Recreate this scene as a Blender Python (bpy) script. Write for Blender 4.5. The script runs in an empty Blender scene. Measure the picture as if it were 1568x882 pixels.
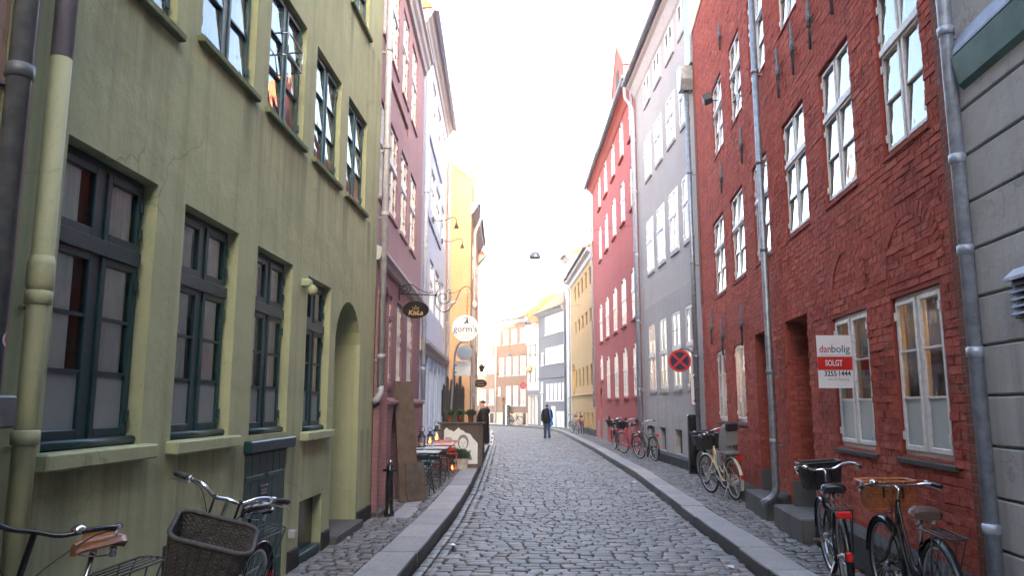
import bpy, bmesh, math, random
from mathutils import Vector, Matrix
random.seed(7)
R = math.radians
S = bpy.context.scene
COL = S.collection
# ------------------------------------------------------------------ camera, sky, sun, exposure
cam_d = bpy.data.cameras.new("camera"); cam = bpy.data.objects.new("camera", cam_d); COL.objects.link(cam)
cam_d.sensor_width = 36; cam_d.lens = 26.75; cam_d.clip_start = .05; cam_d.clip_end = 3000
cam.location = (0, 0, 1.7); cam.rotation_euler = (R(90 + 8.74), 0, 0)
S.camera = cam
SUN_EL, SUN_AZ = 11.0, 8.0        # azimuth: degrees from straight behind the camera towards the right
W = bpy.data.worlds.new("World"); S.world = W; W.use_nodes = True
wn = W.node_tree.nodes; bg = wn["Background"]
sky = wn.new("ShaderNodeTexSky"); sky.sky_type = 'NISHITA'; sky.sun_disc = False
sky.sun_elevation = R(SUN_EL); sky.sun_rotation = R(180 - SUN_AZ)
sky.air_density = .8; sky.dust_density = 4.0; sky.ozone_density = .4
W.node_tree.links.new(sky.outputs[0], bg.inputs[0]); bg.inputs[1].default_value = .15
sun_d = bpy.data.lights.new("sun", 'SUN'); sun = bpy.data.objects.new("sun", sun_d); COL.objects.link(sun)
sun_d.energy = 3.8; sun_d.angle = R(.5); sun_d.color = (1, .86, .68)
a, e = R(SUN_AZ), R(SUN_EL)
sdir = Vector((math.sin(a) * math.cos(e), -math.cos(a) * math.cos(e), math.sin(e)))
sun.rotation_euler = sdir.to_track_quat('Z', 'Y').to_euler(); sun.location = sdir * 60
S.view_settings.view_transform = 'Standard'; S.view_settings.look = 'None'
S.view_settings.exposure = 4.15; S.view_settings.gamma = 1

# ------------------------------------------------------------------ materials
def nt(name):
    m = bpy.data.materials.new(name); m.use_nodes = True
    t = m.node_tree; b = t.nodes["Principled BSDF"]
    return m, t, b
def N(t, typ, **kw):
    n = t.nodes.new(typ)
    for k, v in kw.items():
        if k.startswith("i_"): n.inputs[k[2:].replace("_", " ")].default_value = v
        else: setattr(n, k, v)
    return n
def noise(t, vec, scale, detail=4, rough=.55):
    n = t.nodes.new("ShaderNodeTexNoise"); n.inputs["Scale"].default_value = scale
    n.inputs["Detail"].default_value = detail; n.inputs["Roughness"].default_value = rough
    if vec: t.links.new(vec, n.inputs["Vector"])
    return n.outputs[0]
def ramp(t, fac, stops):
    r = t.nodes.new("ShaderNodeValToRGB"); t.links.new(fac, r.inputs[0])
    while len(r.color_ramp.elements) < len(stops): r.color_ramp.elements.new(.5)
    for el, (p, c) in zip(r.color_ramp.elements, stops):
        el.position = p; el.color = (c if len(c) == 4 else (*c, 1)) if hasattr(c, '__len__') else (c, c, c, 1)
    return r.outputs[0]
def mixc(t, fac, a, b, mode='MIX'):
    n = t.nodes.new("ShaderNodeMix"); n.data_type = 'RGBA'; n.blend_type = mode
    for s, v in ((0, fac), (6, a), (7, b)):
        if hasattr(v, 'is_linked') or isinstance(v, bpy.types.NodeSocket): t.links.new(v, n.inputs[s])
        else: n.inputs[s].default_value = v if s == 0 else (*v, 1)
    return n.outputs[2]
def mathn(t, op, a, b=0.0):
    n = t.nodes.new("ShaderNodeMath"); n.operation = op
    for i, v in enumerate((a, b)):
        if isinstance(v, bpy.types.NodeSocket): t.links.new(v, n.inputs[i])
        else: n.inputs[i].default_value = v
    return n.outputs[0]
def bump(t, b, h, strength, dist=.01, prev=None):
    n = t.nodes.new("ShaderNodeBump"); n.inputs["Strength"].default_value = strength; n.inputs["Distance"].default_value = dist
    t.links.new(h, n.inputs["Height"])
    if prev: t.links.new(prev, n.inputs["Normal"])
    t.links.new(n.outputs[0], b.inputs["Normal"]); return n.outputs[0]
def ocoord(t): return t.nodes.new("ShaderNodeTexCoord").outputs["Object"]
def mapping(t, vec, scale):
    m = t.nodes.new("ShaderNodeMapping"); m.inputs["Scale"].default_value = scale; t.links.new(vec, m.inputs["Vector"]); return m.outputs[0]

def plain(name, col, rough=.5, metal=0, var=.12, nscale=14, bmp=.0, spec=.5):
    m, t, b = nt(name); v = ocoord(t)
    n = noise(t, v, nscale, 5)
    lo = tuple(c * (1 - var) for c in col); hi = tuple(min(1, c * (1 + var)) for c in col)
    t.links.new(ramp(t, n, [(.3, lo), (.7, hi)]), b.inputs["Base Color"])
    b.inputs["Roughness"].default_value = rough; b.inputs["Metallic"].default_value = metal
    b.inputs["Specular IOR Level"].default_value = spec
    if bmp: bump(t, b, noise(t, v, nscale * 3, 4), bmp, .006)
    return m
def plaster(name, col, stain, worn, rough=.9, lump=.5, streak=.5, fine=.35, sills=()):
    m, t, b = nt(name); v = ocoord(t)
    big = noise(t, v, .55, 5, .6); med = noise(t, v, 3.2, 6, .62)
    c = mixc(t, ramp(t, big, [(.38, 0), (.68, .75)]), col, tuple(x * .84 for x in col))
    c = mixc(t, ramp(t, med, [(.35, .0), (.75, .55)]), c, tuple(min(1, x * 1.13) for x in col))
    st = noise(t, mapping(t, v, (5.5, 5.5, .34)), 1.0, 5, .6)
    c = mixc(t, ramp(t, st, [(.5, 0), (.74, streak)]), c, stain)
    bl = noise(t, v, 1.7, 7, .68)
    c = mixc(t, ramp(t, bl, [(.52, 0), (.66, .3)]), c, tuple(.5 * (p + q) for p, q in zip(col, stain)))
    wr = noise(t, v, 8.0, 7, .7)
    c = mixc(t, ramp(t, wr, [(.66, 0), (.72, .55)]), c, worn)
    for zs in sills:
        sx = t.nodes.new("ShaderNodeSeparateXYZ"); t.links.new(v, sx.inputs[0])
        mr = t.nodes.new("ShaderNodeMapRange"); t.links.new(sx.outputs[2], mr.inputs[0]); mr.inputs[1].default_value = zs - 1.0; mr.inputs[2].default_value = zs; mr.inputs[3].default_value = 0; mr.inputs[4].default_value = 1
        lt = mathn(t, 'LESS_THAN', sx.outputs[2], zs)
        ns = noise(t, mapping(t, v, (3.2, .01, .12)), 1.0, 6, .7)
        c = mixc(t, mathn(t, 'MULTIPLY', mathn(t, 'MULTIPLY', mr.outputs[0], lt), ramp(t, ns, [(.46, 0), (.62, .75)])), c, stain)
    vo = t.nodes.new("ShaderNodeTexVoronoi"); vo.feature = 'DISTANCE_TO_EDGE'; vo.inputs["Scale"].default_value = .55
    nd = t.nodes.new("ShaderNodeTexNoise"); nd.inputs["Scale"].default_value = 2.2; nd.inputs["Detail"].default_value = 6; t.links.new(v, nd.inputs["Vector"])
    va = t.nodes.new("ShaderNodeVectorMath"); va.operation = 'MULTIPLY_ADD'; t.links.new(nd.outputs["Color"], va.inputs[0]); va.inputs[1].default_value = (.9, .9, .9); t.links.new(v, va.inputs[2]); t.links.new(va.outputs[0], vo.inputs["Vector"])
    ck = mathn(t, 'MULTIPLY', ramp(t, vo.outputs["Distance"], [(.0, 1), (.007, 0)]), ramp(t, noise(t, v, .8, 3), [(.5, 0), (.6, .55)]))
    c = mixc(t, ck, c, stain)
    sp = noise(t, v, 60, 3, .5)
    c = mixc(t, ramp(t, sp, [(.25, .35), (.42, 0)]), c, stain)
    t.links.new(c, b.inputs["Base Color"]); b.inputs["Roughness"].default_value = rough
    b.inputs["Specular IOR Level"].default_value = .2
    p = bump(t, b, noise(t, v, 2.6, 4, .5), lump, .05)
    p = bump(t, b, noise(t, v, 24, 5, .6), .5 * fine, .02, p)
    bump(t, b, noise(t, v, 130, 3, .6), fine, .004, p)
    return m
def brickmat(name, c1, c2, mortar, scale=1.0, bmp=.5, worn=None):
    m, t, b = nt(name); v = ocoord(t)
    s = t.nodes.new("ShaderNodeSeparateXYZ"); t.links.new(v, s.inputs[0])
    k = t.nodes.new("ShaderNodeCombineXYZ"); t.links.new(mathn(t, 'ADD', s.outputs[0], s.outputs[1]), k.inputs[0]); t.links.new(s.outputs[2], k.inputs[1])
    br = t.nodes.new("ShaderNodeTexBrick"); t.links.new(k.outputs[0], br.inputs["Vector"])
    br.inputs["Color1"].default_value = (*c1, 1); br.inputs["Color2"].default_value = (*c2, 1); br.inputs["Mortar"].default_value = (*mortar, 1)
    br.inputs["Scale"].default_value = scale; br.inputs["Brick Width"].default_value = .24; br.inputs["Row Height"].default_value = .068; br.inputs["Mortar Size"].default_value = .007
    br.inputs["Mortar Smooth"].default_value = .3
    c = mixc(t, ramp(t, noise(t, v, .7, 5), [(.35, 0), (.7, .5)]), br.outputs[0], tuple(x * .75 for x in c1))
    if worn: c = mixc(t, ramp(t, noise(t, v, 6, 7, .7), [(.63, 0), (.7, .7)]), c, worn)
    t.links.new(c, b.inputs["Base Color"]); b.inputs["Roughness"].default_value = .88; b.inputs["Specular IOR Level"].default_value = .2
    p = bump(t, b, mathn(t, 'SUBTRACT', 1.0, br.outputs["Fac"]), bmp, .012)
    bump(t, b, noise(t, v, 5, 5), .5, .03, p)
    return m
def stonemat(name, c1, c2, rough=.55, dirt=(.03, .03, .028), blot=1.1):
    m, t, b = nt(name); g = t.nodes.new("ShaderNodeNewGeometry"); oi = t.nodes.new("ShaderNodeObjectInfo")
    r = mathn(t, 'FRACT', mathn(t, 'ADD', g.outputs["Random Per Island"], oi.outputs["Random"]))
    c = ramp(t, r, [(0, c1), (.5, tuple((x + y) / 2 for x, y in zip(c1, c2))), (.8, c2), (1, tuple(x * y for x, y in zip(c2, (1.05, .95, .9))))])
    n = noise(t, g.outputs["Position"], 30, 6, .65)
    c = mixc(t, ramp(t, n, [(.35, .5), (.62, 0)]), c, dirt)
    n2 = noise(t, g.outputs["Position"], blot, 6, .62)
    c = mixc(t, ramp(t, n2, [(.4, 0), (.7, .35)]), c, tuple(x * .5 for x in c1))
    t.links.new(c, b.inputs["Base Color"])
    t.links.new(mathn(t, 'ADD', mathn(t, 'MULTIPLY', n, .3), rough - .15), b.inputs["Roughness"])
    p = bump(t, b, n, .45, .012)
    bump(t, b, noise(t, g.outputs["Position"], 170, 3), .3, .003, p)
    return m
def paintedbrick(name):
    m, t, b = nt(name); g = t.nodes.new("ShaderNodeNewGeometry"); oi = t.nodes.new("ShaderNodeObjectInfo"); P = g.outputs["Position"]
    r = mathn(t, 'FRACT', mathn(t, 'ADD', g.outputs["Random Per Island"], oi.outputs["Random"]))
    c = ramp(t, r, [(0, (.345, .068, .045)), (.4, (.41, .082, .053)), (.8, (.455, .104, .068)), (1, (.4, .115, .08))])
    c = mixc(t, ramp(t, noise(t, P, .8, 5, .65), [(.4, 0), (.7, .6)]), c, (.33, .075, .052))
    c = mixc(t, ramp(t, noise(t, P, 11, 7, .7), [(.6, 0), (.68, .6)]), c, (.38, .17, .13))
    c = mixc(t, ramp(t, noise(t, P, 7, 6, .75), [(.34, .8), (.44, 0)]), c, (.075, .02, .018))
    c = mixc(t, ramp(t, noise(t, P, 1.9, 8, .72), [(.52, 0), (.66, .5)]), c, (.15, .04, .033))
    c = mixc(t, ramp(t, noise(t, P, 40, 4, .6), [(.62, 0), (.7, .35)]), c, (.42, .24, .2))
    c = mixc(t, ramp(t, noise(t, mapping(t, P, (3, 3, .5)), 1.2, 6, .7), [(.66, 0), (.72, .5)]), c, (.4, .3, .26))
    t.links.new(c, b.inputs["Base Color"]); b.inputs["Roughness"].default_value = .9; b.inputs["Specular IOR Level"].default_value = .15
    p = bump(t, b, noise(t, P, 3.5, 4), .8, .06)
    p = bump(t, b, noise(t, P, 16, 6, .65), .8, .03, p)
    bump(t, b, noise(t, P, 90, 4, .6), .4, .006, p)
    return m
def glassmat(name, tint=(1, 1, 1), wave=.03, ior=1.62):
    m, t, b = nt(name); t.nodes.remove(b); out = t.nodes["Material Output"]
    tr = N(t, "ShaderNodeBsdfTransparent"); tr.inputs[0].default_value = (*tint, 1)
    gl = N(t, "ShaderNodeBsdfGlossy"); gl.inputs["Roughness"].default_value = .02; gl.inputs[0].default_value = (1, .98, .95, 1)
    g = t.nodes.new("ShaderNodeNewGeometry")
    bp = N(t, "ShaderNodeBump"); bp.inputs["Strength"].default_value = wave; bp.inputs["Distance"].default_value = .1
    t.links.new(noise(t, g.outputs["Position"], 3.0, 2), bp.inputs["Height"]); t.links.new(bp.outputs[0], gl.inputs["Normal"])
    fr = N(t, "ShaderNodeFresnel"); fr.inputs[0].default_value = ior
    mx = N(t, "ShaderNodeMixShader"); t.links.new(fr.outputs[0], mx.inputs[0]); t.links.new(tr.outputs[0], mx.inputs[1]); t.links.new(gl.outputs[0], mx.inputs[2])
    t.links.new(mx.outputs[0], out.inputs[0]); return m
def glow(name, col, strength):
    m, t, b = nt(name); b.inputs["Base Color"].default_value = (*col, 1); b.inputs["Emission Color"].default_value = (*col, 1); b.inputs["Emission Strength"].default_value = strength
    return m
def tilemat(name, c1, c2):
    m, t, b = nt(name); g = t.nodes.new("ShaderNodeNewGeometry"); oi = t.nodes.new("ShaderNodeObjectInfo")
    r = mathn(t, 'FRACT', mathn(t, 'ADD', g.outputs["Random Per Island"], oi.outputs["Random"]))
    c = mixc(t, r, c1, c2)
    c = mixc(t, ramp(t, noise(t, g.outputs["Position"], 9, 5), [(.5, 0), (.75, .6)]), c, (.12, .09, .07))
    t.links.new(c, b.inputs["Base Color"]); b.inputs["Roughness"].default_value = .8
    return m

M = {}
M['green'] = plaster("green plaster", (.385, .405, .24), (.15, .16, .1), (.46, .46, .31), streak=.45, sills=(4.28, 6.9, 1.36))
M['green_corner'] = plaster("mossy green plaster", (.17, .2, .11), (.06, .07, .04), (.25, .26, .16), lump=.9, streak=.6)
M['beige'] = plaster("pinkish beige plaster", (.42, .29, .25), (.2, .16, .14), (.5, .4, .34))
M['pink'] = plaster("dusky pink plaster", (.4, .255, .27), (.22, .14, .15), (.45, .28, .27), streak=.3)
M['pinkbrick'] = brickmat("painted dusky pink brick", (.29, .155, .165), (.32, .175, .185), (.25, .135, .145), 1, .7)
M['blue'] = plaster("pale blue plaster", (.52, .57, .7), (.3, .33, .4), (.6, .62, .7), streak=.3)
M['bluewood'] = plain("pale blue painted timber", (.38, .49, .68), .5, 0, .1, 8)
M['orange'] = plaster("orange ochre plaster", (.5, .31, .185), (.36, .21, .12), (.68, .45, .25), streak=.35)
M['pale'] = plaster("pale cream plaster", (.6, .55, .47), (.3, .27, .23), (.66, .62, .55))
M['greyrender'] = plaster("grey render", (.44, .435, .42), (.18, .178, .165), (.5, .49, .47), streak=.5)
M['greybrick'] = brickmat("grey painted brick", (.42, .395, .38), (.45, .425, .405), (.37, .35, .338), 1, .9, (.3, .18, .15))
M['greyplaster'] = plaster("grey plaster", (.39, .37, .355), (.2, .19, .185), (.44, .43, .43))
M['redplaster'] = plaster("red plaster", (.41, .1, .09), (.25, .06, .055), (.46, .18, .17), streak=.3)
M['patch'] = plaster("bare patched plaster", (.33, .25, .23), (.18, .13, .12), (.42, .15, .13))
M['yellow'] = plaster("yellow ochre plaster", (.48, .31, .14), (.34, .22, .1), (.62, .45, .22), streak=.3)
M['bluegrey'] = plaster("blue grey plaster", (.18, .18, .2), (.12, .12, .135), (.22, .22, .24))
M['white'] = plaster("white plaster", (.62, .62, .64), (.4, .4, .42), (.7, .7, .7))
M['creamplaster'] = plaster("cream plinth plaster", (.55, .46, .36), (.3, .25, .2), (.6, .52, .42))
M['brownbrick'] = brickmat("brown brick", (.18, .1, .068), (.245, .145, .1), (.4, .33, .26), 1, .4)
M['plinth'] = plaster("dark tarred plinth", (.035, .034, .034), (.02, .02, .02), (.07, .068, .062), rough=.75, lump=.9)
M['concrete'] = plaster("worn concrete", (.11, .107, .104), (.05, .05, .048), (.19, .185, .175), lump=.7)
M['sillstone'] = plaster("dirty sill stone", (.075, .065, .06), (.03, .025, .025), (.16, .1, .09))
M['redbrick'] = paintedbrick("red painted brick")
M['redmortar'] = plaster("red painted joints", (.32, .068, .048), (.14, .038, .03), (.42, .24, .19), lump=.7)
M['rawbrick'] = brickmat("bare brick", (.2, .06, .035), (.26, .075, .045), (.2, .15, .13), 1, .8, (.3, .25, .22))
M['teal'] = plain("dark teal paint", (.008, .038, .043), .38, 0, .25, 22, .12)
M['teal_l'] = plain("weathered teal paint", (.014, .06, .072), .42, 0, .25, 22, .12)
M['greendoor'] = plain("dark green door paint", (.017, .055, .05), .45, 0, .2, 10, .15)
M['wpaint'] = plain("white window paint", (.62, .6, .58), .5, 0, .13, 26, .15)
M['wpaint2'] = plain("clean white paint", (.74, .74, .74), .5, 0, .06, 12)
M['gpaint'] = plain("grey cornice paint", (.42, .41, .425), .6, 0, .1, 7, .1)
M['zinc'] = plain("weathered zinc", (.23, .25, .275), .45, .6, .28, 12, .15)
M['zincdark'] = plain("dark slate zinc", (.13, .14, .19), .5, .4, .25, 10, .1)
M['lavpipe'] = plain("lavender grey pipe paint", (.36, .36, .39), .5, .1, .15, 10, .1)
M['bluepipe'] = plain("bluish pipe paint", (.35, .38, .46), .5, .1, .12, 10, .1)
M['steelpipe'] = plain("blue grey galvanised pipe", (.38, .44, .53), .45, .35, .3, 14, .1)
M['darkpipe'] = plain("dark slate pipe paint", (.12, .13, .14), .5, .2, .3, 12, .2)
M['greenpipe'] = plaster("green pipe paint", (.36, .37, .225), (.19, .2, .12), (.46, .44, .5), rough=.6, lump=.1, fine=.2)
M['flake'] = plaster("flaking pipe paint", (.44, .42, .5), (.36, .34, .3), (.42, .39, .22), rough=.6, lump=.1)
M['copper'] = plain("verdigris copper", (.075, .165, .155), .6, .2, .25, 7, .1)
M['iron'] = plain("wrought iron", (.03, .032, .036), .55, .5, .3, 20, .2)
M['greyiron'] = plain("grey painted iron", (.11, .12, .135), .6, .3, .3, 20, .2)
M['black'] = plain("black lacquer", (.012, .012, .013), .25, 0, .2, 30)
M['rubber'] = plain("tyre rubber", (.018, .018, .018), .8, 0, .25, 40, .2)
M['blackplastic'] = plain("black plastic", (.02, .02, .021), .55, 0, .2, 40, .1)
M['chrome'] = plain("chrome", (.62, .63, .65), .16, 1, .06, 20)
M['alu'] = plain("brushed aluminium", (.5, .5, .52), .32, 1, .1, 20)
M['brownleather'] = plain("brown leather", (.19, .07, .022), .32, 0, .35, 18, .12)
M['browngrip'] = plain("brown rubber grip", (.07, .03, .02), .65, 0, .3, 40, .2)
M['wickerdark'] = plain("dark grey wicker", (.055, .048, .043), .7, 0, .45, 40, .3)
M['wickerblack'] = plain("black wicker", (.017, .016, .016), .5, 0, .4, 40, .3)
M['wickertan'] = plain("tan wicker", (.36, .115, .035), .55, 0, .4, 40, .3)
M['cream'] = plain("cream bicycle enamel", (.62, .54, .4), .3, 0, .07, 20)
M['greenbike'] = plain("mint green bicycle enamel", (.07, .26, .15), .3, 0, .1, 20)
M['pinkbike'] = plain("pink bicycle enamel", (.34, .016, .06), .3, 0, .1, 20)
M['greyseat'] = plain("grey seat shell plastic", (.24, .245, .245), .5, 0, .1, 20)
M['redlens'] = plain("red reflector lens", (.62, .015, .01), .25, 0, .12, 60)
M['orangelens'] = plain("orange reflector", (.8, .22, .02), .3, 0, .1, 60)
M['whitelens'] = plain("white plastic", (.75, .75, .75), .35, 0, .05, 20)
M['cafegreen'] = plain("dark green chair paint", (.018, .035, .033), .45, 0, .2, 20)
M['cafered'] = plain("red chair paint", (.5, .06, .03), .4, 0, .12, 20)
M['tablegrey'] = plain("pale grey table paint", (.52, .57, .6), .4, 0, .12, 12)
M['tablered'] = plain("worn red table paint", (.5, .16, .13), .45, 0, .15, 12)
M['plywood'] = plain("weathered plywood", (.105, .075, .052), .75, 0, .3, 5, .2)
M['oldwood'] = plain("old brown wood", (.085, .066, .054), .75, 0, .35, 9, .3)
M['greywood'] = plain("whitewashed crate wood", (.36, .33, .31), .8, 0, .25, 8, .3)
M['blackwood'] = plain("black stained timber", (.028, .027, .028), .7, 0, .35, 6, .4)
M['coppot'] = plain("polished copper", (.72, .3, .1), .2, 1, .12, 9)
M['leaf'] = plain("dark green leaves", (.04, .075, .035), .6, 0, .45, 25)
M['leaf2'] = plain("grey green leaves", (.065, .1, .06), .6, 0, .4, 25)
M['poster'] = plain("grey poster print", (.6, .64, .65), .5, 0, .06, 5)
M['posterdark'] = plain("dark brown poster ground", (.06, .042, .036), .5, 0, .2, 5)
M['ink'] = plain("grey poster ink", (.16, .17, .18), .5, 0, .2, 30)
M['signblack'] = plain("black sign paint", (.012, .011, .011), .75, 0, .15, 20, 0, .15)
M['gold'] = plain("gold lettering", (.5, .32, .16), .4, .3, .12, 20)
M['signwhite'] = plain("white sign enamel", (.72, .73, .76), .35, 0, .04, 8)
M['ink_navy'] = plain("navy lettering", (.018, .022, .045), .5, 0, .1, 20)
M['signback'] = plain("bare aluminium sign back", (.4, .45, .5), .5, .4, .1, 6)
M['signred'] = plain("red sign film", (.5, .015, .012), .4, 0, .08, 20)
M['signblue'] = plain("dark blue sign film", (.012, .015, .06), .4, 0, .1, 20)
M['crimson'] = plain("crimson lettering", (.5, .012, .07), .45, 0, .08, 20)
M['tealink'] = plain("teal lettering", (.02, .13, .2), .45, 0, .08, 20)
M['greyink'] = plain("grey lettering", (.3, .31, .33), .45, 0, .08, 20)
M['skin'] = plain("skin", (.5, .27, .19), .55, 0, .1, 12)
M['coat'] = plain("black puffy coat", (.009, .009, .0105), .6, 0, .25, 18, .3, .25)
M['jacket'] = plain("black wool jacket", (.008, .008, .0095), .9, 0, .25, 40, .3, .12)
M['jeans'] = plain("blue denim", (.025, .05, .13), .85, 0, .25, 40, .3)
M['navy'] = plain("navy trousers", (.015, .022, .05), .85, 0, .2, 40, .2)
M['knit'] = plain("black knit", (.013, .013, .015), .9, 0, .3, 60, .5)
M['fur'] = plain("grey brown fur", (.1, .085, .075), .95, 0, .4, 60, .8)
M['bluebag'] = plain("bright blue nylon", (.01, .13, .5), .5, 0, .15, 14, .2)
M['plasticbag'] = plain("white plastic bag", (.7, .73, .8), .4, 0, .06, 14, .3)
M['bluebagdot'] = plain("blue bag print", (.06, .12, .4), .4, 0, .06, 14)
M['shoe'] = plain("brown shoe leather", (.08, .045, .035), .5, 0, .2, 30)
M['hair'] = plain("short dark hair", (.035, .025, .02), .8, 0, .3, 60, .5)
M['curtain'] = plain("pale curtain cloth", (.42, .37, .36), .9, 0, .14, 4)
M['netcurtain'] = plain("white net curtain", (.72, .82, .8), .9, 0, .1, 4)
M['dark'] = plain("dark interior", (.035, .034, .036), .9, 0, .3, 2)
M['room'] = plain("room wall", (.36, .27, .19), .9, 0, .2, 2)
M['blind'] = plain("pale interior blind", (.33, .33, .34), .85, 0, .12, 3)
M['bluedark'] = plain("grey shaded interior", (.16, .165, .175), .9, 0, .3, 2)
M['frost'] = plain("frosted window film", (.2, .22, .218), .6, 0, .08, 3)
M['frostpale'] = plain("pale frosted window film", (.33, .38, .38), .45, 0, .07, 3)
M['glass'] = glassmat("old window glass")
M['clear'] = glassmat("lantern glass", (1, .97, .92), .0)
M['softglass'] = glassmat("dusty window glass", ior=1.32)
M['roofred'] = tilemat("clay pantiles", (.36, .14, .065), (.44, .19, .09))
M['slate'] = plain("slate roof", (.09, .09, .11), .6, 0, .25, 9, .3)
M['flame'] = glow("candle glow", (1, .3, .06), .45)
M['bulb'] = glow("warm lamp glow", (1, .62, .28), 1.2)
M['asphaltjoint'] = plain("sandy joint dirt", (.009, .009, .009), .95, 0, .4, 14, .4)
M['sett'] = stonemat("granite setts", (.165, .162, .163), (.285, .278, .276), .55)
M['sett2'] = stonemat("pavement setts", (.14, .137, .137), (.24, .232, .23), .65)
M['slab'] = stonemat("granite kerb slabs", (.3, .29, .29), (.41, .395, .39), .68, (.1, .097, .097), 2.2)
M['kerbface'] = stonemat("darker granite kerb face", (.05, .05, .052), (.085, .082, .084), .6, (.02, .02, .02))  # darker granite tone used only on the road-facing side of the slabs
M['earth'] = plain("ground earth", (.08, .075, .07), .95, 0, .3, 2)

# ------------------------------------------------------------------ mesh helpers
class MB:
    def __init__(s): s.v = []; s.f = []; s.sm = []; s.mi = []; s.cur = 0
    def face(s, idx, smooth=False): s.f.append(tuple(idx)); s.sm.append(smooth); s.mi.append(s.cur)
    def quad(s, a, b, c, d): n = len(s.v); s.v += [a, b, c, d]; s.face((n, n + 1, n + 2, n + 3)); return s
    def poly(s, pts): n = len(s.v); s.v += list(pts); s.face(range(n, n + len(pts))); return s
    def box(s, x0, x1, y0, y1, z0, z1):
        n = len(s.v)
        s.v += [(x0, y0, z0), (x1, y0, z0), (x1, y1, z0), (x0, y1, z0), (x0, y0, z1), (x1, y0, z1), (x1, y1, z1), (x0, y1, z1)]
        for q in ((0, 3, 2, 1), (4, 5, 6, 7), (0, 1, 5, 4), (1, 2, 6, 5), (2, 3, 7, 6), (3, 0, 4, 7)): s.face([n + i for i in q])
        return s
    def cbox(s, x0, x1, y0, y1, z0, z1, c=.006, mat=None):
        lo = (x0, y0, z0); hi = (x1, y1, z1); key = {}; n = len(s.v)
        for sx in (0, 1):
            for sy in (0, 1):
                for sz in (0, 1):
                    sg = (sx, sy, sz)
                    for ax in range(3):
                        p = [(hi[i] if sg[i] else lo[i]) + (0 if i == ax else (-c if sg[i] else c)) for i in range(3)]
                        key[sg, ax] = len(s.v); s.v.append(tuple(p))
        def sub(**k): return None
        for ax in range(3):
            o = [i for i in range(3) if i != ax]
            for sg in (0, 1):
                idx = []
                for p, q in ((0, 0), (1, 0), (1, 1), (0, 1)):
                    t = [0, 0, 0]; t[ax] = sg; t[o[0]] = p; t[o[1]] = q; idx.append(key[tuple(t), ax])
                if (sg == 0) != (ax == 1): idx.reverse()
                s.face(idx)
            for p in (0, 1):
                for q in (0, 1):
                    t0 = [0, 0, 0]; t0[o[0]] = p; t0[o[1]] = q; t1 = list(t0); t1[ax] = 1
                    s.face((key[tuple(t0), o[0]], key[tuple(t1), o[0]], key[tuple(t1), o[1]], key[tuple(t0), o[1]]))
        for sx in (0, 1):
            for sy in (0, 1):
                for sz in (0, 1): s.face([key[(sx, sy, sz), k] for k in range(3)])
        if mat is not None:
            for i in range(n, len(s.v)): s.v[i] = tuple(mat @ Vector(s.v[i]))
        return s
    def bar(s, a, b, w, h, up=(0, 0, 1)):
        a = Vector(a); b = Vector(b); d = (b - a); L = d.length; d.normalize(); u = Vector(up)
        sd = d.cross(u)
        if sd.length < 1e-4: sd = d.cross(Vector((1, 0, 0)))
        sd.normalize(); u = sd.cross(d)
        n = len(s.v)
        for p in (a, b):
            for i, j in ((-1, -1), (1, -1), (1, 1), (-1, 1)): s.v.append(tuple(p + sd * (i * w / 2) + u * (j * h / 2)))
        for q in ((0, 1, 2, 3), (7, 6, 5, 4), (0, 4, 5, 1), (1, 5, 6, 2), (2, 6, 7, 3), (3, 7, 4, 0)): s.face([n + i for i in q])
        return s
    def tube(s, pts, r, n=8, caps=True, closed=False, smooth=True):
        P = [Vector(p) for p in pts]; rr = r if hasattr(r, '__len__') else [r] * len(P)
        base = len(s.v); m = len(P); prev = None
        for i, p in enumerate(P):
            if closed: d = P[(i + 1) % m] - P[i - 1]
            else: d = P[min(i + 1, m - 1)] - P[max(i - 1, 0)]
            d.normalize()
            if prev is None:
                u = d.cross(Vector((0, 0, 1)))
                if u.length < .05: u = d.cross(Vector((0, 1, 0)))
            else: u = prev - d * prev.dot(d)
            u.normalize(); prev = u; w = d.cross(u)
            for k in range(n):
                t = 2 * math.pi * k / n
                s.v.append(tuple(p + (u * math.cos(t) + w * math.sin(t)) * rr[i]))
        for i in range(m if closed else m - 1):
            for k in range(n):
                a = base + i * n; b = base + ((i + 1) % m) * n
                s.face((a + k, a + (k + 1) % n, b + (k + 1) % n, b + k), smooth)
        if caps and not closed:
            s.face([base + k for k in range(n)][::-1]); s.face([base + (m - 1) * n + k for k in range(n)])
        return s
    def ring(s, c, rad, r, axis='y', n=36, k=6):
        pts = []
        for i in range(n):
            t = 2 * math.pi * i / n; A, B = rad * math.cos(t), rad * math.sin(t)
            pts.append((c[0] + A, c[1], c[2] + B) if axis == 'y' else (c[0] + A, c[1] + B, c[2]) if axis == 'z' else (c[0], c[1] + A, c[2] + B))
        return s.tube(pts, r, k, closed=True)
    def lathe(s, prof, c=(0, 0, 0), n=16, cap=True):
        base = len(s.v); m = len(prof)
        for r, z in prof:
            for k in range(n):
                t = 2 * math.pi * k / n; s.v.append((c[0] + r * math.cos(t), c[1] + r * math.sin(t), c[2] + z))
        for i in range(m - 1):
            for k in range(n): s.face((base + i * n + k, base + i * n + (k + 1) % n, base + (i + 1) * n + (k + 1) % n, base + (i + 1) * n + k), True)
        if cap: s.face([base + k for k in range(n)][::-1]); s.face([base + (m - 1) * n + k for k in range(n)])
        return s
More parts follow.
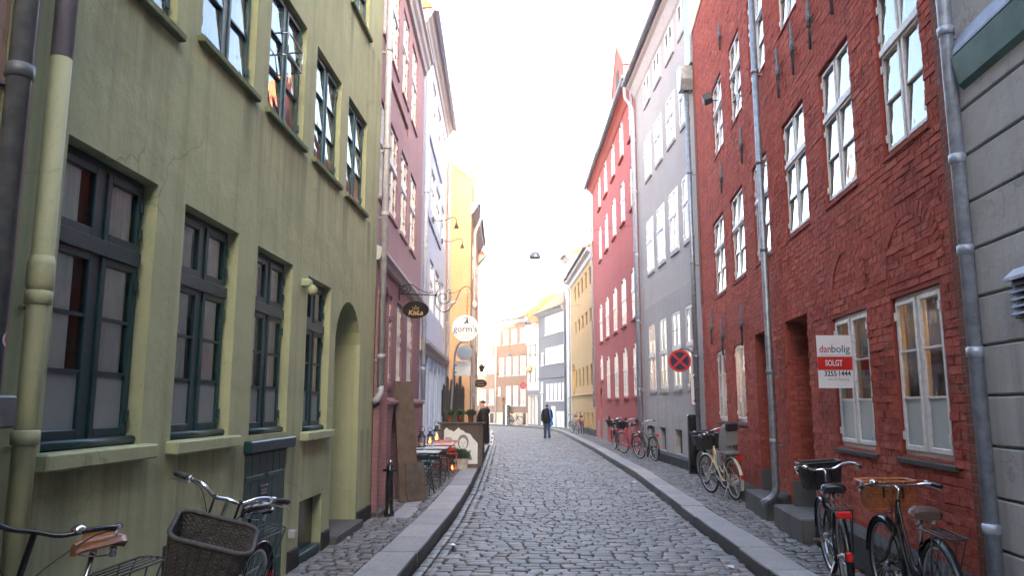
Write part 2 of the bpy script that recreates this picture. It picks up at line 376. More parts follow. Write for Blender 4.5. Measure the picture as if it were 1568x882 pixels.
    def disc(s, c, rx, rz, y0, y1, n=32):
        b = len(s.v)
        for y in (y0, y1):
            for k in range(n):
                t = 2 * math.pi * k / n; s.v.append((c[0] + rx * math.cos(t), y, c[2] + rz * math.sin(t)))
        s.face([b + k for k in range(n)]); s.face([b + n + k for k in range(n)][::-1])
        for k in range(n): s.face((b + k, b + n + k, b + n + (k + 1) % n, b + (k + 1) % n))
        return s
    def prism(s, poly, a, b, axis='x'):
        n = len(poly); base = len(s.v)
        for t in (a, b):
            for p, q in poly: s.v.append((t, p, q) if axis == 'x' else (p, t, q) if axis == 'y' else (p, q, t))
        s.face([base + i for i in range(n)][::-1]); s.face([base + n + i for i in range(n)])
        for i in range(n): s.face((base + i, base + (i + 1) % n, base + n + (i + 1) % n, base + n + i))
        return s
    def add(s, o, mat=None):
        n = len(s.v); s.v += [tuple(mat @ Vector(p)) for p in o.v] if mat else o.v
        for f, q, m in zip(o.f, o.sm, o.mi): s.f.append(tuple(i + n for i in f)); s.sm.append(q); s.mi.append(m)
        return s
    def xf(s, mat): s.v = [tuple(mat @ Vector(p)) for p in s.v]; return s
    def mesh(s, name, mats):
        me = bpy.data.meshes.new(name); me.from_pydata(s.v, [], s.f); me.polygons.foreach_set("use_smooth", s.sm)
        for m in (mats if isinstance(mats, (list, tuple)) else [mats]): me.materials.append(m)
        if any(s.mi): me.polygons.foreach_set("material_index", s.mi)
        me.update(); return me
    def build(s, name, mats, parent=None, loc=None, rot=None, label=None, kind=None):
        return link(name, s.mesh(name, mats), parent, loc, rot, label, kind)
def link(name, me, parent=None, loc=None, rot=None, label=None, kind=None):
    o = bpy.data.objects.new(name, me); COL.objects.link(o)
    if parent: o.parent = parent
    if loc is not None: o.location = loc
    if rot is not None: o.rotation_euler = rot
    if label: o['label'] = label
    if kind: o['kind'] = kind
    return o
def thing(name, label, cat, loc=(0, 0, 0), rz=0, group=None, lean=0):
    o = bpy.data.objects.new(name, None); COL.objects.link(o); o.empty_display_size = .2
    o.location = loc; o.rotation_euler = (lean, 0, rz); o['label'] = label; o['category'] = cat
    if group: o['group'] = group
    return o
def tag(o, label, cat, group=None):
    o['label'] = label; o['category'] = cat
    if group: o['group'] = group
    return o
def copy_tree(o, parent=None):
    c = o.copy(); COL.objects.link(c); c.parent = parent
    for ch in list(o.children): copy_tree(ch, c)
    return c
def arc(cx, cz, r, a0, a1, n): return [(cx + r * math.cos(R(a0 + (a1 - a0) * i / n)), cz + r * math.sin(R(a0 + (a1 - a0) * i / n))) for i in range(n + 1)]
def smooth_path(pts, n=6):
    P = [Vector(p) for p in pts]; out = []
    for i in range(len(P) - 1):
        p0 = P[max(i - 1, 0)]; p1 = P[i]; p2 = P[i + 1]; p3 = P[min(i + 2, len(P) - 1)]
        for k in range(n):
            t = k / n
            out.append(.5 * ((2 * p1) + (p2 - p0) * t + (2 * p0 - 5 * p1 + 4 * p2 - p3) * t * t + (3 * p1 - p0 - 3 * p2 + p3) * t ** 3))
    out.append(P[-1]); return [tuple(p) for p in out]
def text(name, body, size, mat, parent, loc, rot, align='CENTER', ex=.0008, shear=0, bold=0, sx=1):
    cu = bpy.data.curves.new(name, 'FONT'); cu.body = body; cu.size = size; cu.align_x = align; cu.align_y = 'CENTER'; cu.extrude = ex; cu.shear = shear; cu.offset = bold
    cu.resolution_u = 3
    tmp = bpy.data.objects.new(name, cu); COL.objects.link(tmp)
    dg = bpy.context.evaluated_depsgraph_get(); me = bpy.data.meshes.new_from_object(tmp.evaluated_get(dg))
    bpy.data.objects.remove(tmp); me.materials.clear(); me.materials.append(mat)
    o = link(name, me, parent, loc, rot); o.scale = (sx, 1, 1); return o

# ------------------------------------------------------------------ ground, road, pavements
KL = [(-1.4, -14), (-1.3, 1.5), (-1.04, 8), (-.89, 11.5), (-.84, 15.75), (-.89, 25.3), (-.98, 36.5), (-1.6, 46), (-3.6, 55), (-8, 64), (-14, 74)]
KR = [(1.9, -14), (2.25, 1.5), (2.5, 8), (2.62, 11.5), (2.91, 17.75), (3.06, 28.9), (2.98, 46.4), (2.7, 51), (2.1, 55), (.56, 60), (-2.1, 64), (-8, 73), (-14, 82)]
def interp(P, y):
    if y <= P[0][1]: return P[0][0]
    for (xa, ya), (xb, yb) in zip(P, P[1:]):
        if y <= yb: return xa + (xb - xa) * (y - ya) / (yb - ya)
    return P[-1][0]
PZ = .12
def camber(x, y):
    l, r = interp(KL, y), interp(KR, y); t = (x - l) / max(.1, r - l)
    return .06 * (1 - (2 * t - 1) ** 2) - .015
g = MB(); g.quad((-260, -260, -.12), (260, -260, -.12), (260, 260, -.12), (-260, 260, -.12)); g.build('ground', M['earth'], kind='structure')
ys = [-14 + i * .5 for i in range(160)]
rd = MB(); NX = 8
for y in ys:
    for k in range(NX + 1):
        l, r = interp(KL, y) - .1, interp(KR, y) + .1; x = l + (r - l) * k / NX; rd.v.append((x, y, camber(x, y) - .04))
for j in range(len(ys) - 1):
    for k in range(NX): p = j * (NX + 1) + k; rd.face((p, p + 1, p + NX + 2, p + NX + 1), True)
road = rd.build('road', M['asphaltjoint'], kind='structure')

def stone(rg, w, d, h=.05, top=None):
    # a worn sett: rounded top, jittered corners; centred at origin, top at z=0
    b = MB(); j = lambda s: rg.uniform(-s, s)
    cs = [(-w / 2 + j(.012), -d / 2 + j(.01)), (w / 2 + j(.012), -d / 2 + j(.01)), (w / 2 + j(.012), d / 2 + j(.01)), (-w / 2 + j(.012), d / 2 + j(.01))]
    for z, f in ((-h, 1.0), (-.009, 1.0), (-.001 + j(.002), .8)):
        for x, y in cs: b.v.append((x * f, y * f, z))
    b.v.append((j(.01), j(.01), .002 + j(.002)))
    for r0 in (0, 4):
        for i in range(4): b.face((r0 + i, r0 + (i + 1) % 4, r0 + 4 + (i + 1) % 4, r0 + 4 + i), r0 == 4)
    for i in range(4): b.face((8 + i, 8 + (i + 1) % 4, 12), True)
    return b
F_, TH_ = 1165.0, R(8.74)
def visible(x, y, z):
    zz = z - 1.7; f = y * math.cos(TH_) + zz * math.sin(TH_)
    if f < .3: return False
    u = 784 + F_ * x / f; v = 441 - F_ * (-y * math.sin(TH_) + zz * math.cos(TH_)) / f
    return -10 < u < 1578 and v < 892
def lay(stones, name, stuff, mat, parent, hidden=()):
    """stones: (x, y, z, w, d, rz, tilt). The 300 nearest in view become single objects, the rest one mesh."""
    rg = random.Random(3)
    vis = sorted([s for s in stones if visible(s[0], s[1], s[2])], key=lambda s: math.hypot(s[0], s[1]))[:300]
    keep = set(id(s) for s in vis)
    protos = [stone(rg, .2, .13) for _ in range(14)]
    pm = [p.mesh(name, mat) for p in protos]
    for s in vis:
        o = link(name, rg.choice(pm), parent, (s[0], s[1], s[2]), (s[6], rg.uniform(-.03, .03), s[5])); o.scale = (s[3] / .2, s[4] / .13, 1)
    big = MB()
    for s in stones:
        if id(s) in keep: continue
        p = rg.choice(protos); c, sn = math.cos(s[5]), math.sin(s[5]); kx, ky = s[3] / .2, s[4] / .13
        n = len(big.v)
        for x, y, z in p.v: X, Y = x * kx, y * ky; big.v.append((s[0] + X * c - Y * sn, s[1] + X * sn + Y * c, s[2] + z + s[6] * Y))
        for f, q in zip(p.f, p.sm): big.face([n + i for i in f], q)
    big.build(stuff, mat, parent, kind='stuff')
rg = random.Random(11); st = []
y = 1.0; row = 0
while y < 72:
    d = rg.uniform(.115, .15); l, r = interp(KL, y), interp(KR, y); yc = y + d / 2
    x = l + .32; endx = r - .16; x += rg.uniform(-.1, 0)
    if y > 8.5: pass
    bow = 0
    while x < endx:
        w = rg.uniform(.14, .25); xc = x + w / 2
        yy = yc + rg.uniform(-.012, .012) + .03 * math.sin(xc * 2.1 + y * .35) + .012 * math.sin(xc * 7 + y)
        st.append((xc, yy, camber(xc, yy) + rg.uniform(-.004, .004), w - .017, d - .016, rg.uniform(-.05, .05), rg.uniform(-.05, .05)))
        x += w
    y += d
for P, sg in ((KL, 1), (KR, -1)):
    for c_ in (.075, .2) if sg > 0 else (.08,):
        y = 1.0
        while y < 60:
            d = rg.uniform(.17, .28); xc = interp(P, y + d / 2) + sg * c_
            dx = interp(P, y + d) - interp(P, y)
            st.append((xc, y + d / 2, camber(xc, y) + rg.uniform(-.005, .005), .1, d - .03, -math.atan2(dx, d), rg.uniform(-.03, .03))); y += d
lay(st, 'sett', 'setts', M['sett'], road)

def offset(P, d):
    out = []
    for i, p in enumerate(P):
        a = Vector(P[max(i - 1, 0)]); b = Vector(P[min(i + 1, len(P) - 1)]); t = (b - a).normalized()
        out.append((p[0] + t.y * d, p[1] - t.x * d))
    return out
# left and right building lines (pavement runs up to them)
BL_ = [(-2.98, -14), (-2.40, 1.5), (-2.02, 11.15), (-2.09, 17.2), (-2.24, 25.35), (-2.24, 26.0), (-1.45, 26.02), (-1.3, 33), (-1.75, 38), (-5.2, 52), (-14, 66)]
BR_ = [(1.9, -8), (3.21, 5.36), (4.39, 17.47), (4.24, 24.87), (4.25, 39.2), (3.93, 50.5), (3.73, 52.5), (2.03, 58.5), (1.22, 60), (-2.75, 66), (-8, 74)]
BL_ = [(p[0], p[1]) for p in BL_]
def pavement(K, sg, width, name, slabmat):
    inner = offset(K, sg * width)
    base = MB()
    yy = [-14 + .5 * i for i in range(176 if sg > 0 else 152)]
    for y in yy:
        base.v.append((interp(K, y) + sg * .02, y, PZ - .035)); base.v.append((interp(K, y) + sg * 9, y, PZ - .035))
    for i in range(len(yy) - 1): base.face((2 * i, 2 * i + 2, 2 * i + 3, 2 * i + 1) if sg > 0 else (2 * i, 2 * i + 1, 2 * i + 3, 2 * i + 2))
    pv = base.build(name, M['asphaltjoint'], kind='structure')
    # granite kerb slabs following the kerb line
    rg = random.Random(5 + sg); pts = [Vector((*p, 0)) for p in K]; seg = 0; y = K[0][1]
    L = []; pos = 0
    # resample by arc length
    acc = [0]
    for a_, b_ in zip(pts, pts[1:]): acc.append(acc[-1] + (b_ - a_).length)
    def at(t):
        for i in range(len(acc) - 1):
            if t <= acc[i + 1]: return pts[i].lerp(pts[i + 1], (t - acc[i]) / (acc[i + 1] - acc[i]))
        return pts[-1]
    t = 0
    while t < acc[-1] - 2:
        ln = rg.uniform(.85, 1.5); a_, b_ = at(t), at(t + ln - .016); d = (b_ - a_); m = (a_ + b_) / 2
        ang = math.atan2(d.y, d.x)
        s = MB(); z1 = rg.uniform(-.004, .004)
        if sg > 0: s.cbox(-d.length / 2, d.length / 2, -width, 0, -.2, z1, .012)
        else: s.cbox(-d.length / 2, d.length / 2, 0, width, -.2, z1, .012)
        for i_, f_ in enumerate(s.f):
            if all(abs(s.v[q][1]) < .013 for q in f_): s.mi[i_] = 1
        s.build('granite_slab', [slabmat, M['kerbface']], pv, (m.x + rg.uniform(-.007, .007), m.y, PZ + .004), (rg.uniform(-.01, .01), rg.uniform(-.003, .003), ang + rg.uniform(-.005, .005)))
        t += ln
    return pv
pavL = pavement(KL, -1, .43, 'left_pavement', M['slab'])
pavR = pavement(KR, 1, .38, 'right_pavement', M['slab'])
def pav_setts(K, B, sg, width, ymax, skip, parent):
    rg = random.Random(21 + sg); out = []; y = 1.0
    while y < ymax:
        d = rg.uniform(.09, .125); k = interp(K, y) + sg * width * 1.01; b = interp(B, y)
        x0, x1 = (k, b) if sg > 0 else (b, k); x = x0 + rg.uniform(0, .02)
        while x < x1 - .03:
            w = min(rg.uniform(.1, .19), x1 - x); xc = x + w / 2; yy = y + d / 2 + .03 * math.sin(xc * 4 + y) + rg.uniform(-.012, .012)
            if not any(a0 < xc < a1 and b0 < yy < b1 for a0, a1, b0, b1 in skip):
                out.append((xc, yy, PZ + rg.uniform(-.01, .006), w - .02, d - .016, rg.uniform(-.12, .12), rg.uniform(-.06, .06)))
            x += w
        y += d
    lay(out, 'sett', 'setts', M['sett2'], parent)
pav_setts(KL, BL_, -1, .43, 40, [(-1.75, -1.45, 11.1, 12.3), (-1.75, -1.5, 12.3, 13.4)], pavL)
pav_setts(KR, BR_, 1, .38, 58, [], pavR)
for x0, x1, y0, y1 in ((-1.74, -1.44, 11.12, 12.28), (-1.74, -1.5, 12.32, 13.38)):
    MB().cbox(x0, x1, y0, y1, -.1, PZ + .003, .01).build('flagstone', M['slab'], pavL)

# ------------------------------------------------------------------ houses
PANE = {}
class House:
    def __init__(s, name, label, A, B, side, H, depth, cat='house'):
        s.L = math.hypot(B[0] - A[0], B[1] - A[1]); s.side = side; s.H = H; s.D = depth
        o, p = (A, B) if side == 'L' else (B, A)
        rz = math.atan2(p[1] - o[1], p[0] - o[0])
        s.root = thing(name, label, cat, (o[0], o[1], 0), rz); s.ops = []; s.rz = rz; s.o = o
    def X(s, t): return t if s.side == 'L' else s.L - t
    def xr(s, a, b): a, b = s.X(a), s.X(b); return (min(a, b), max(a, b))
    def op(s, s0, s1, z0, z1, depth=.12, arch=0):
        x0, x1 = s.xr(s0, s1); o = dict(x0=x0, x1=x1, z0=z0, z1=z1, d=depth, arch=arch); s.ops.append(o); return o
    def world(s, t, y, z):
        x = s.X(t); c, sn = math.cos(s.rz), math.sin(s.rz); return (s.o[0] + x * c - y * sn, s.o[1] + x * sn + y * c, z)
    def wall(s, mats, zsplit=None, z0=0, name='wall', reveal=0, label=None, shell=True, y=0, zmax=None):
        H = zmax or s.H
        b = MB(); xs = sorted({0, s.L, *[o['x0'] for o in s.ops], *[o['x1'] for o in s.ops]}); xs = [x for x in xs if 0 <= x <= s.L]
        zs = sorted({z0, H, *[o['z0'] for o in s.ops], *[o['z1'] for o in s.ops], *([zsplit] if zsplit else [])}); zs = [z for z in zs if z0 <= z <= H]
        for i in range(len(xs) - 1):
            for j in range(len(zs) - 1):
                cx, cz = (xs[i] + xs[i + 1]) / 2, (zs[j] + zs[j + 1]) / 2
                if any(o['x0'] < cx < o['x1'] and o['z0'] < cz < o['z1'] for o in s.ops): continue
                b.cur = 1 if zsplit and cz < zsplit else 0
                b.quad((xs[i], y, zs[j]), (xs[i + 1], y, zs[j]), (xs[i + 1], y, zs[j + 1]), (xs[i], y, zs[j + 1]))
        b.cur = reveal
        for o in s.ops:
            x0, x1, a, c, d, h = o['x0'], o['x1'], o['z0'], o['z1'], o['d'], o['arch']
            if a >= H or c <= z0: continue
            zt = c - h
            b.quad((x0, y, a), (x0, d, a), (x0, d, zt), (x0, y, zt)); b.quad((x1, d, a), (x1, y, a), (x1, y, zt), (x1, d, zt))
            b.quad((x0, d, a), (x0, y, a), (x1, y, a), (x1, d, a))
            if not h: b.quad((x0, y, c), (x0, d, c), (x1, d, c), (x1, y, c))
            else:
                n = 10; w = (x1 - x0) / 2; rad = (w * w + h * h) / (2 * h); cz = c - rad; a0 = math.asin(min(1, w / rad))
                if h > w: a0 = math.pi / 2
                pts = []
                for k in range(n + 1):
                    t = -a0 + 2 * a0 * k / n
                    pts.append(((x0 + x1) / 2 + (rad if h <= w else w) * math.sin(t), (cz + rad * math.cos(t)) if h <= w else (c - w + w * math.cos(t))))
                for (p, q), (p2, q2) in zip(pts, pts[1:]):
                    b.cur = 0; b.quad((p, y, q), (p2, y, q2), (p2, y, c), (p, y, c)); b.cur = reveal
                    b.quad((p, y, q), (p, d, q), (p2, d, q2), (p2, y, q2))
        b.cur = 0
        if shell:
            D = s.D
            b.quad((0, D, z0), (0, y, z0), (0, y, H), (0, D, H)); b.quad((s.L, y, z0), (s.L, D, z0), (s.L, D, H), (s.L, y, H))
            b.quad((s.L, D, z0), (0, D, z0), (0, D, H), (s.L, D, H)); b.quad((0, y, H), (s.L, y, H), (s.L, D, H), (0, D, H))
        return b.build(name, mats, s.root, label=label)
    def pipe(s, t, z0, z1, r=.05, off=.09, mat=None, foot=False, collars=(), name='downpipe', top=None, label=None):
        x = s.X(t); b = MB(); pts = [(x, -off, z1), (x, -off, z0 + (.25 if foot else 0))]
        if top: pts = [(x + top[0], -top[1], z1 + top[2]), (x + top[0] * .9, -top[1] * .95, z1 + top[2] * .55), (x + top[0] * .1, -off - .02, z1 + .12)] + pts
        if foot: pts += [(x, -off - .02, z0 + .14), (x, -off - .1, z0 + .06), (x, -off - .2, z0 + .02)]
        b.tube(pts, r, 12)
        for c in collars:
            b.tube([(x, -off, c - .035), (x, -off, c - .03), (x, -off, c + .03), (x, -off, c + .035)], [r, r * 1.22, r * 1.22, r], 12, caps=False)
            b.box(x - .012, x + .012, -off, .01, c - .06, c - .04)
        return b.build(name, mat or M['zinc'], s.root, label=label)
    def roof(s, z, over=.35, run=4.0, rise=3.2, mat=None, thick=.1, x0=-.05, x1=None, ridge=True):
        x1 = s.L + .05 if x1 is None else x1; b = MB()
        k = rise / run
        b.prism([(-over, z - over * k * .0), (-over, z + thick), (run, z + rise + thick), (2 * run, z + thick), (2 * run, z)], x0, x1, 'x')
        return b.build('roof', mat or M['roofred'], s.root)
    def gutter(s, z, over, r=.07, mat=None, x0=-.05, x1=None):
        x1 = s.L + .05 if x1 is None else x1; b = MB(); n = 8; base = 0
        prof = [(-over - r - r * math.cos(math.pi * k / n), z - r * math.sin(math.pi * k / n)) for k in range(n + 1)]
        inner = [(p + (r * .12 if i < n / 2 else -r * .12), q + .006) for i, (p, q) in enumerate(prof)][::-1]
        b.prism(prof + inner, x0, x1, 'x')
        k = x0 + .3
        while k < x1:
            b.prism([(p, q) for p, q in [(-over - r - r * 1.08 * math.cos(math.pi * t / n), z - r * 1.08 * math.sin(math.pi * t / n)) for t in range(n + 1)]], k, k + .025, 'x'); k += .75
        return b.build('gutter', mat or M['zincdark'], s.root)
    def cornice(s, prof, mat, name='cornice', x0=0, x1=None):
        b = MB(); b.prism(prof, x0, s.L if x1 is None else x1, 'x'); return b.build(name, mat, s.root)

def window(h, o, fm, cols=2, split=None, lo=3, up=1, vm=0, back='dark', panes=False, sill=None, sillmat=None, fw=.05, sw=.042, inset=0.02, tilt=0.0, lowfrost=None, glass='glass', mw=.035, tw=.045, mun=.02, hinges=False, sill_over=.08, sill_h=.06, sill_d=.1):
    """one casement window filling opening o of house h: frame mesh, panes, sill and what is seen behind as sub-parts"""
    x0, x1, z0, z1 = o['x0'] , o['x1'], o['z0'], o['z1']; yb = o['d']; yf = yb - .075 - inset
    f = MB(); ym = (yf + yb) / 2 - .01
    c = .004 if panes else 0
    def bx(a, b, y0, y1, p, q):
        if c: f.cbox(a, b, y0, y1, p, q, min(c, (b - a) * .3, (q - p) * .3))
        else: f.box(a, b, y0, y1, p, q)
    bx(x0 + .002, x0 + fw, yf + .02, yb - .004, z0 + .002, z1 - .002); bx(x1 - fw, x1 - .002, yf + .02, yb - .004, z0 + .002, z1 - .002)
    bx(x0 + fw, x1 - fw, yf + .02, yb - .004, z1 - fw, z1 - .002); bx(x0 + fw, x1 - fw, yf + .02, yb - .004, z0 + .002, z0 + fw)
    X0, X1, Z0, Z1 = x0 + fw, x1 - fw, z0 + fw, z1 - fw
    zt = z0 + (z1 - z0) * split if split else None
    cw = (X1 - X0) / cols
    for k in range(1, cols): bx(X0 + k * cw - mw, X0 + k * cw + mw, yf + .012, yb - .006, Z0, Z1)
    bands = [(Z0, zt - tw + .005, lo), (zt + tw - .005, Z1, up)] if zt else [(Z0, Z1, lo)]
    if zt: bx(X0, X1, yf - .018, yb - .008, zt - tw, zt + tw)
    pl = []
    for k in range(cols):
        a = X0 + k * cw + (mw if k else 0) + .004; b = X0 + (k + 1) * cw - (mw if k < cols - 1 else 0) - .004
        for (p, q, rows) in bands:
            p += .004; q -= .004
            bx(a, a + sw, yf, yb - .03, p, q); bx(b - sw, b, yf, yb - .03, p, q); bx(a + sw, b - sw, yf, yb - .03, p, p + sw * 1.2); bx(a + sw, b - sw, yf, yb - .03, q - sw, q)
            ia, ib, ip, iq = a + sw, b - sw, p + sw * 1.2, q - sw
            rh = (iq - ip) / rows
            for r in range(1, rows): f.box(ia, ib, yf + .006, yf + .032, ip + r * rh - mun / 2, ip + r * rh + mun / 2)
            vw = (ib - ia) / (vm + 1)
            for r in range(1, vm + 1): f.box(ia + r * vw - mun / 2, ia + r * vw + mun / 2, yf + .007, yf + .031, ip, iq)
            for r in range(rows):
                for t in range(vm + 1): pl.append((ia + t * vw, ia + (t + 1) * vw, ip + r * rh, ip + (r + 1) * rh, bool(lowfrost) and r == 0 and (p < zt if zt else True)))
            if hinges:
                hx = a + .01 if k == 0 else b - .01
                for hz in (p + .12, q - .12): f.box(hx - .02, hx + .02, yf - .012, yf + .0, hz - .035, hz + .035)
    w = f.build('window', fm, h.root)
    yg = yf + .018
    if panes:
        for (a, b, p, q, fr) in pl:
            key = (round(b - a, 3), round(q - p, 3), round(tilt, 3), fr, glass)
            if key not in PANE:
                m = MB(); W, H2 = b - a, q - p; tl = math.tan(tilt) * H2 / 2
                m.quad((-W / 2, -tl, -H2 / 2), (W / 2, -tl, -H2 / 2), (W / 2, tl, H2 / 2), (-W / 2, tl, H2 / 2))
                PANE[key] = m.mesh('pane', M[lowfrost] if fr else M[glass])
            link('pane', PANE[key], w, ((a + b) / 2, yg, (p + q) / 2), (0, 0, random.uniform(-.006, .006)))
    else:
        m = MB(); tl = math.tan(tilt) * .02; m.quad((X0, yg, Z0), (X1, yg, Z0), (X1, yg + tl, Z1), (X0, yg + tl, Z1)); m.build('pane', M['glass'], w)
    bk = MB(); yq = yb + .16
    if back in ('curtain', 'net'):
        for sd in (0, 1):
            n = 40; cwid = (x1 - x0) * (random.uniform(.3, .42) if back == 'curtain' else random.uniform(.36, .47)); xa = x0 - .03 if sd == 0 else x1 + .03 - cwid
            base = len(bk.v)
            for i in range(n + 1):
                x = xa + cwid * i / n; yy = yf + .045 + .007 * math.sin(i * 1.25 + sd) + .004 * math.sin(i * .5)
                bk.v += [(x, yy, z0 - .05), (x, yy, z1 + .05)]
            for i in range(n): bk.face((base + 2 * i, base + 2 * i + 2, base + 2 * i + 3, base + 2 * i + 1), True)
        bk.build('curtain', M['curtain'] if back == 'curtain' else M['netcurtain'], w)
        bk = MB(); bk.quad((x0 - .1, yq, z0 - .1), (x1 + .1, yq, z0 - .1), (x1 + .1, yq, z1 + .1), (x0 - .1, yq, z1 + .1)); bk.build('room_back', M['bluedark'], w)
    else:
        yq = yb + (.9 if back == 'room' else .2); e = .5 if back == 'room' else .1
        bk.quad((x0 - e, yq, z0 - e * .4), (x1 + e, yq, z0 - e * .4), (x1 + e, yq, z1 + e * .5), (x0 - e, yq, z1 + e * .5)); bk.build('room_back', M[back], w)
    if sill:
        sb = MB(); (sb.cbox(x0 - sill_over, x1 + sill_over, -sill_d, yb - .03, z0 - sill_h, z0 + .003, .008) if panes else sb.box(x0 - sill_over * .5, x1 + sill_over * .5, -sill_d, yb - .03, z0 - sill_h, z0 + .003))
        sb.build('sill', sillmat or fm, w)
    return w
def simple_floor(h, spans, z0, z1, fm, depth=.1, arch=0, **kw):
    for a_, b_ in spans: window(h, h.op(a_, b_, z0, z1, depth, arch), fm, **kw)
WQ = []                       # openings first, then wall, then windows
def add_windows(h, lst):
    """lst of (s0, s1, z0, z1, depth, arch, frame material, kwargs): makes the openings, returns a list to glaze after"""
    return [(h.op(*w[:4], w[4], w[5]), w[6], w[7]) for w in lst]
def glaze(h, ws):
    for o, fm, kw in ws: window(h, o, fm, **kw)

# ---- beige house at the left edge
h = House('beige_house', 'pinkish beige plastered house cut off by the left edge of the picture', (-2.966, -13), (-2.322, 3.5), 'L', 11, 7)
ws = add_windows(h, [(1 + i * 2.4, 2.1 + i * 2.4, z, z + 1.6, .12, 0, M['wpaint'], dict(split=.65)) for i in range(5) for z in (1.5, 4.4, 7.2)])
h.wall([M['beige']]); glaze(h, ws); h.roof(11)
t = 3.36 + 13
dp = h.pipe(16.29, .1, 10.6, .05, .09, M['darkpipe'], collars=(1.0, 3.2, 5.4), label='dark slate downpipe with stickers')
for z_, c_, r_ in ((1.98, M['signwhite'], .034), (1.42, M['signwhite'], .03)):
    b = MB(); n = 12; bs = 0; x = h.X(16.29)
    for i in range(n + 1):
        pass
    for rr, mm, of in ((r_, c_, .0008), (r_ * .62, M['crimson'], .0016)):
        b = MB(); pts = []
        for k in range(20):
            q = 2 * math.pi * k / 20; a_ = rr * math.cos(q) / .05 + .55; pts.append((x + (.051 + of) * math.sin(a_), -.09 - (.051 + of) * math.cos(a_), z_ + rr * math.sin(q)))
        b.poly(pts); b.build('sticker', mm, dp)
b = MB(); b.cbox(16.21, 16.37, -.18, .0, 1.6, 1.74, .01); b.build('pipe_bracket', M['darkpipe'], dp)

# ---- green house
h = House('green_house', 'olive green plastered house with dark teal window frames and flaking downpipe', (-2.322, 3.5), (-2.02, 11.15), 'L', 10.4, 7)
q = 2.0
kwG = dict(split=.69, lo=3, up=1, panes=True, back='net', lowfrost='frost', glass='softglass', sw=.045, fw=.05, inset=0, hinges=True)
tw_ = M['teal']
lst = [(2.30 - q, 3.24 - q, 1.46, 3.1, .145, 0, tw_, kwG), (3.62 - q, 4.56 - q, 1.46, 3.08, .145, 0, tw_, kwG), (4.98 - q, 5.92 - q, 1.44, 3.07, .145, 0, tw_, kwG), (6.42 - q, 7.3 - q, 1.42, 3.05, .145, 0, tw_, kwG)]
kwU = dict(lo=3, panes=True, back='curtain', sw=.036, fw=.045, hinges=True, tilt=R(4.5))
for s0 in (2.3, 3.68, 5.02, 6.42, 7.8): lst.append((s0 - q, s0 + 1.02 - q, 4.34 if s0 > 3 else 4.2, 5.64, .14, 0, M['teal_l'], kwU))
for s0 in (2.3, 3.68, 5.02, 6.42, 7.75): lst.append((s0 - q, s0 + 1.02 - q, 6.93, 8.3, .14, 0, M['teal_l'], kwU))
ws = add_windows(h, lst)
od = h.op(4.93 - q, 5.97 - q, .1, 1.3, .05); oa = h.op(7.55 - q, 8.8 - q, .2, 3.0, .62, .5)
oc1 = h.op(6.42 - q, 7.22 - q, .1, .73, .13); oc0 = h.op(3.62 - q, 4.3 - q, .1, .79, .13)
h.wall([M['green']]); 
for i, (o, fm, kw) in enumerate(ws):
    w = window(h, o, fm, **kw)
    if i < 4:
        b = MB(); b.tube([(o['x0'] + .004, .055, o['z0'] + .03), (o['x1'] - .004, .055, o['z0'] + .03)], .028, 10); b.build('weather_bar', M['teal'], w)
        if i != 2: b = MB(); b.cbox(o['x0'] - .06, o['x1'] + .07, -.085, .14, o['z0'] - .085, o['z0'] + .002, .01); b.build('sill', M['green'], w)
    else:
        b = MB(); b.cbox(o['x0'] - .05, o['x1'] + .06, -.05, .12, o['z0'] - .055, o['z0'] + .002, .008); b.build('sill', M['green_corner'], w)
b = MB(); b.cbox(od['x0'] - .04, od['x1'] + .06, -.07, .12, 1.3, 1.40, .012); b.build('lintel', M['teal'], h.root)
# cellar door of planks
dr = MB(); dr.box(od['x0'], od['x1'], .035, .055, .1, 1.3); dro = dr.build('cellar_door', M['greendoor'], h.root, label='dark green plank cellar door')
np_ = 6
for i in range(np_):
    w_ = (od['x1'] - od['x0'] - .02) / np_; b = MB(); b.cbox(od['x0'] + .01 + i * w_ + .003, od['x0'] + .01 + (i + 1) * w_ - .003, .005, .036, .13, 1.28, .005); b.build('plank', M['greendoor'], dro)
for z_ in (1.08, .3):
    for k in (0, 1):
        xa = od['x0'] + .03 if k == 0 else od['x0'] + .53; b = MB(); b.cbox(xa, xa + .4, -.012, .006, z_ - .022, z_ + .022, .005); b.build('strap_hinge', M['greendoor'], dro)
xm = od['x0'] + .38; b = MB(); b.cbox(xm, xm + .18, -.006, .006, .84, 1.0, .003); pl = b.build('notice_plate', M['ink_navy'], dro)
b = MB()
for z_, a0, a1 in ((.96, .03, .13), (.935, .02, .14), (.885, .03, .1), (.865, .02, .14)): b.box(xm + a0, xm + a1 + .02, -.0075, -.0065, z_ - .006, z_ + .006)
b.build('notice_lines', M['greyink'], h.root)
for o, nm in ((oc1, 'cellar_hatch'), (oc0, 'cellar_hatch')):
    b = MB(); b.box(o['x0'], o['x1'], .1, .13, .1, o['z1']); ht = b.build(nm, M['black'], h.root)
    b = MB(); b.cbox(o['x0'] + .004, o['x1'] - .004, .0, .099, .08, .2, .01); b.build('hatch_board', M['teal'], ht)
b = MB(); b.box(oa['x0'] - .0, oa['x1'] + .0, .575, .61, .2, 2.98); adoor = b.build('arch_door', M['greendoor'], h.root)
b = MB()
for k in range(2): b.cbox(oa['x0'] + .1 + k * .55, oa['x0'] + .55 + k * .55, .55, .576, .5, 1.3, .01); b.cbox(oa['x0'] + .1 + k * .55, oa['x0'] + .55 + k * .55, .55, .576, 1.4, 2.3, .01)
b.build('door_panel', M['greendoor'], adoor)
b = MB(); b.cbox(oa['x0'] - .06, oa['x1'] + .05, -.1, .6, .08, .215, .015); b.build('door_step', M['concrete'], h.root)
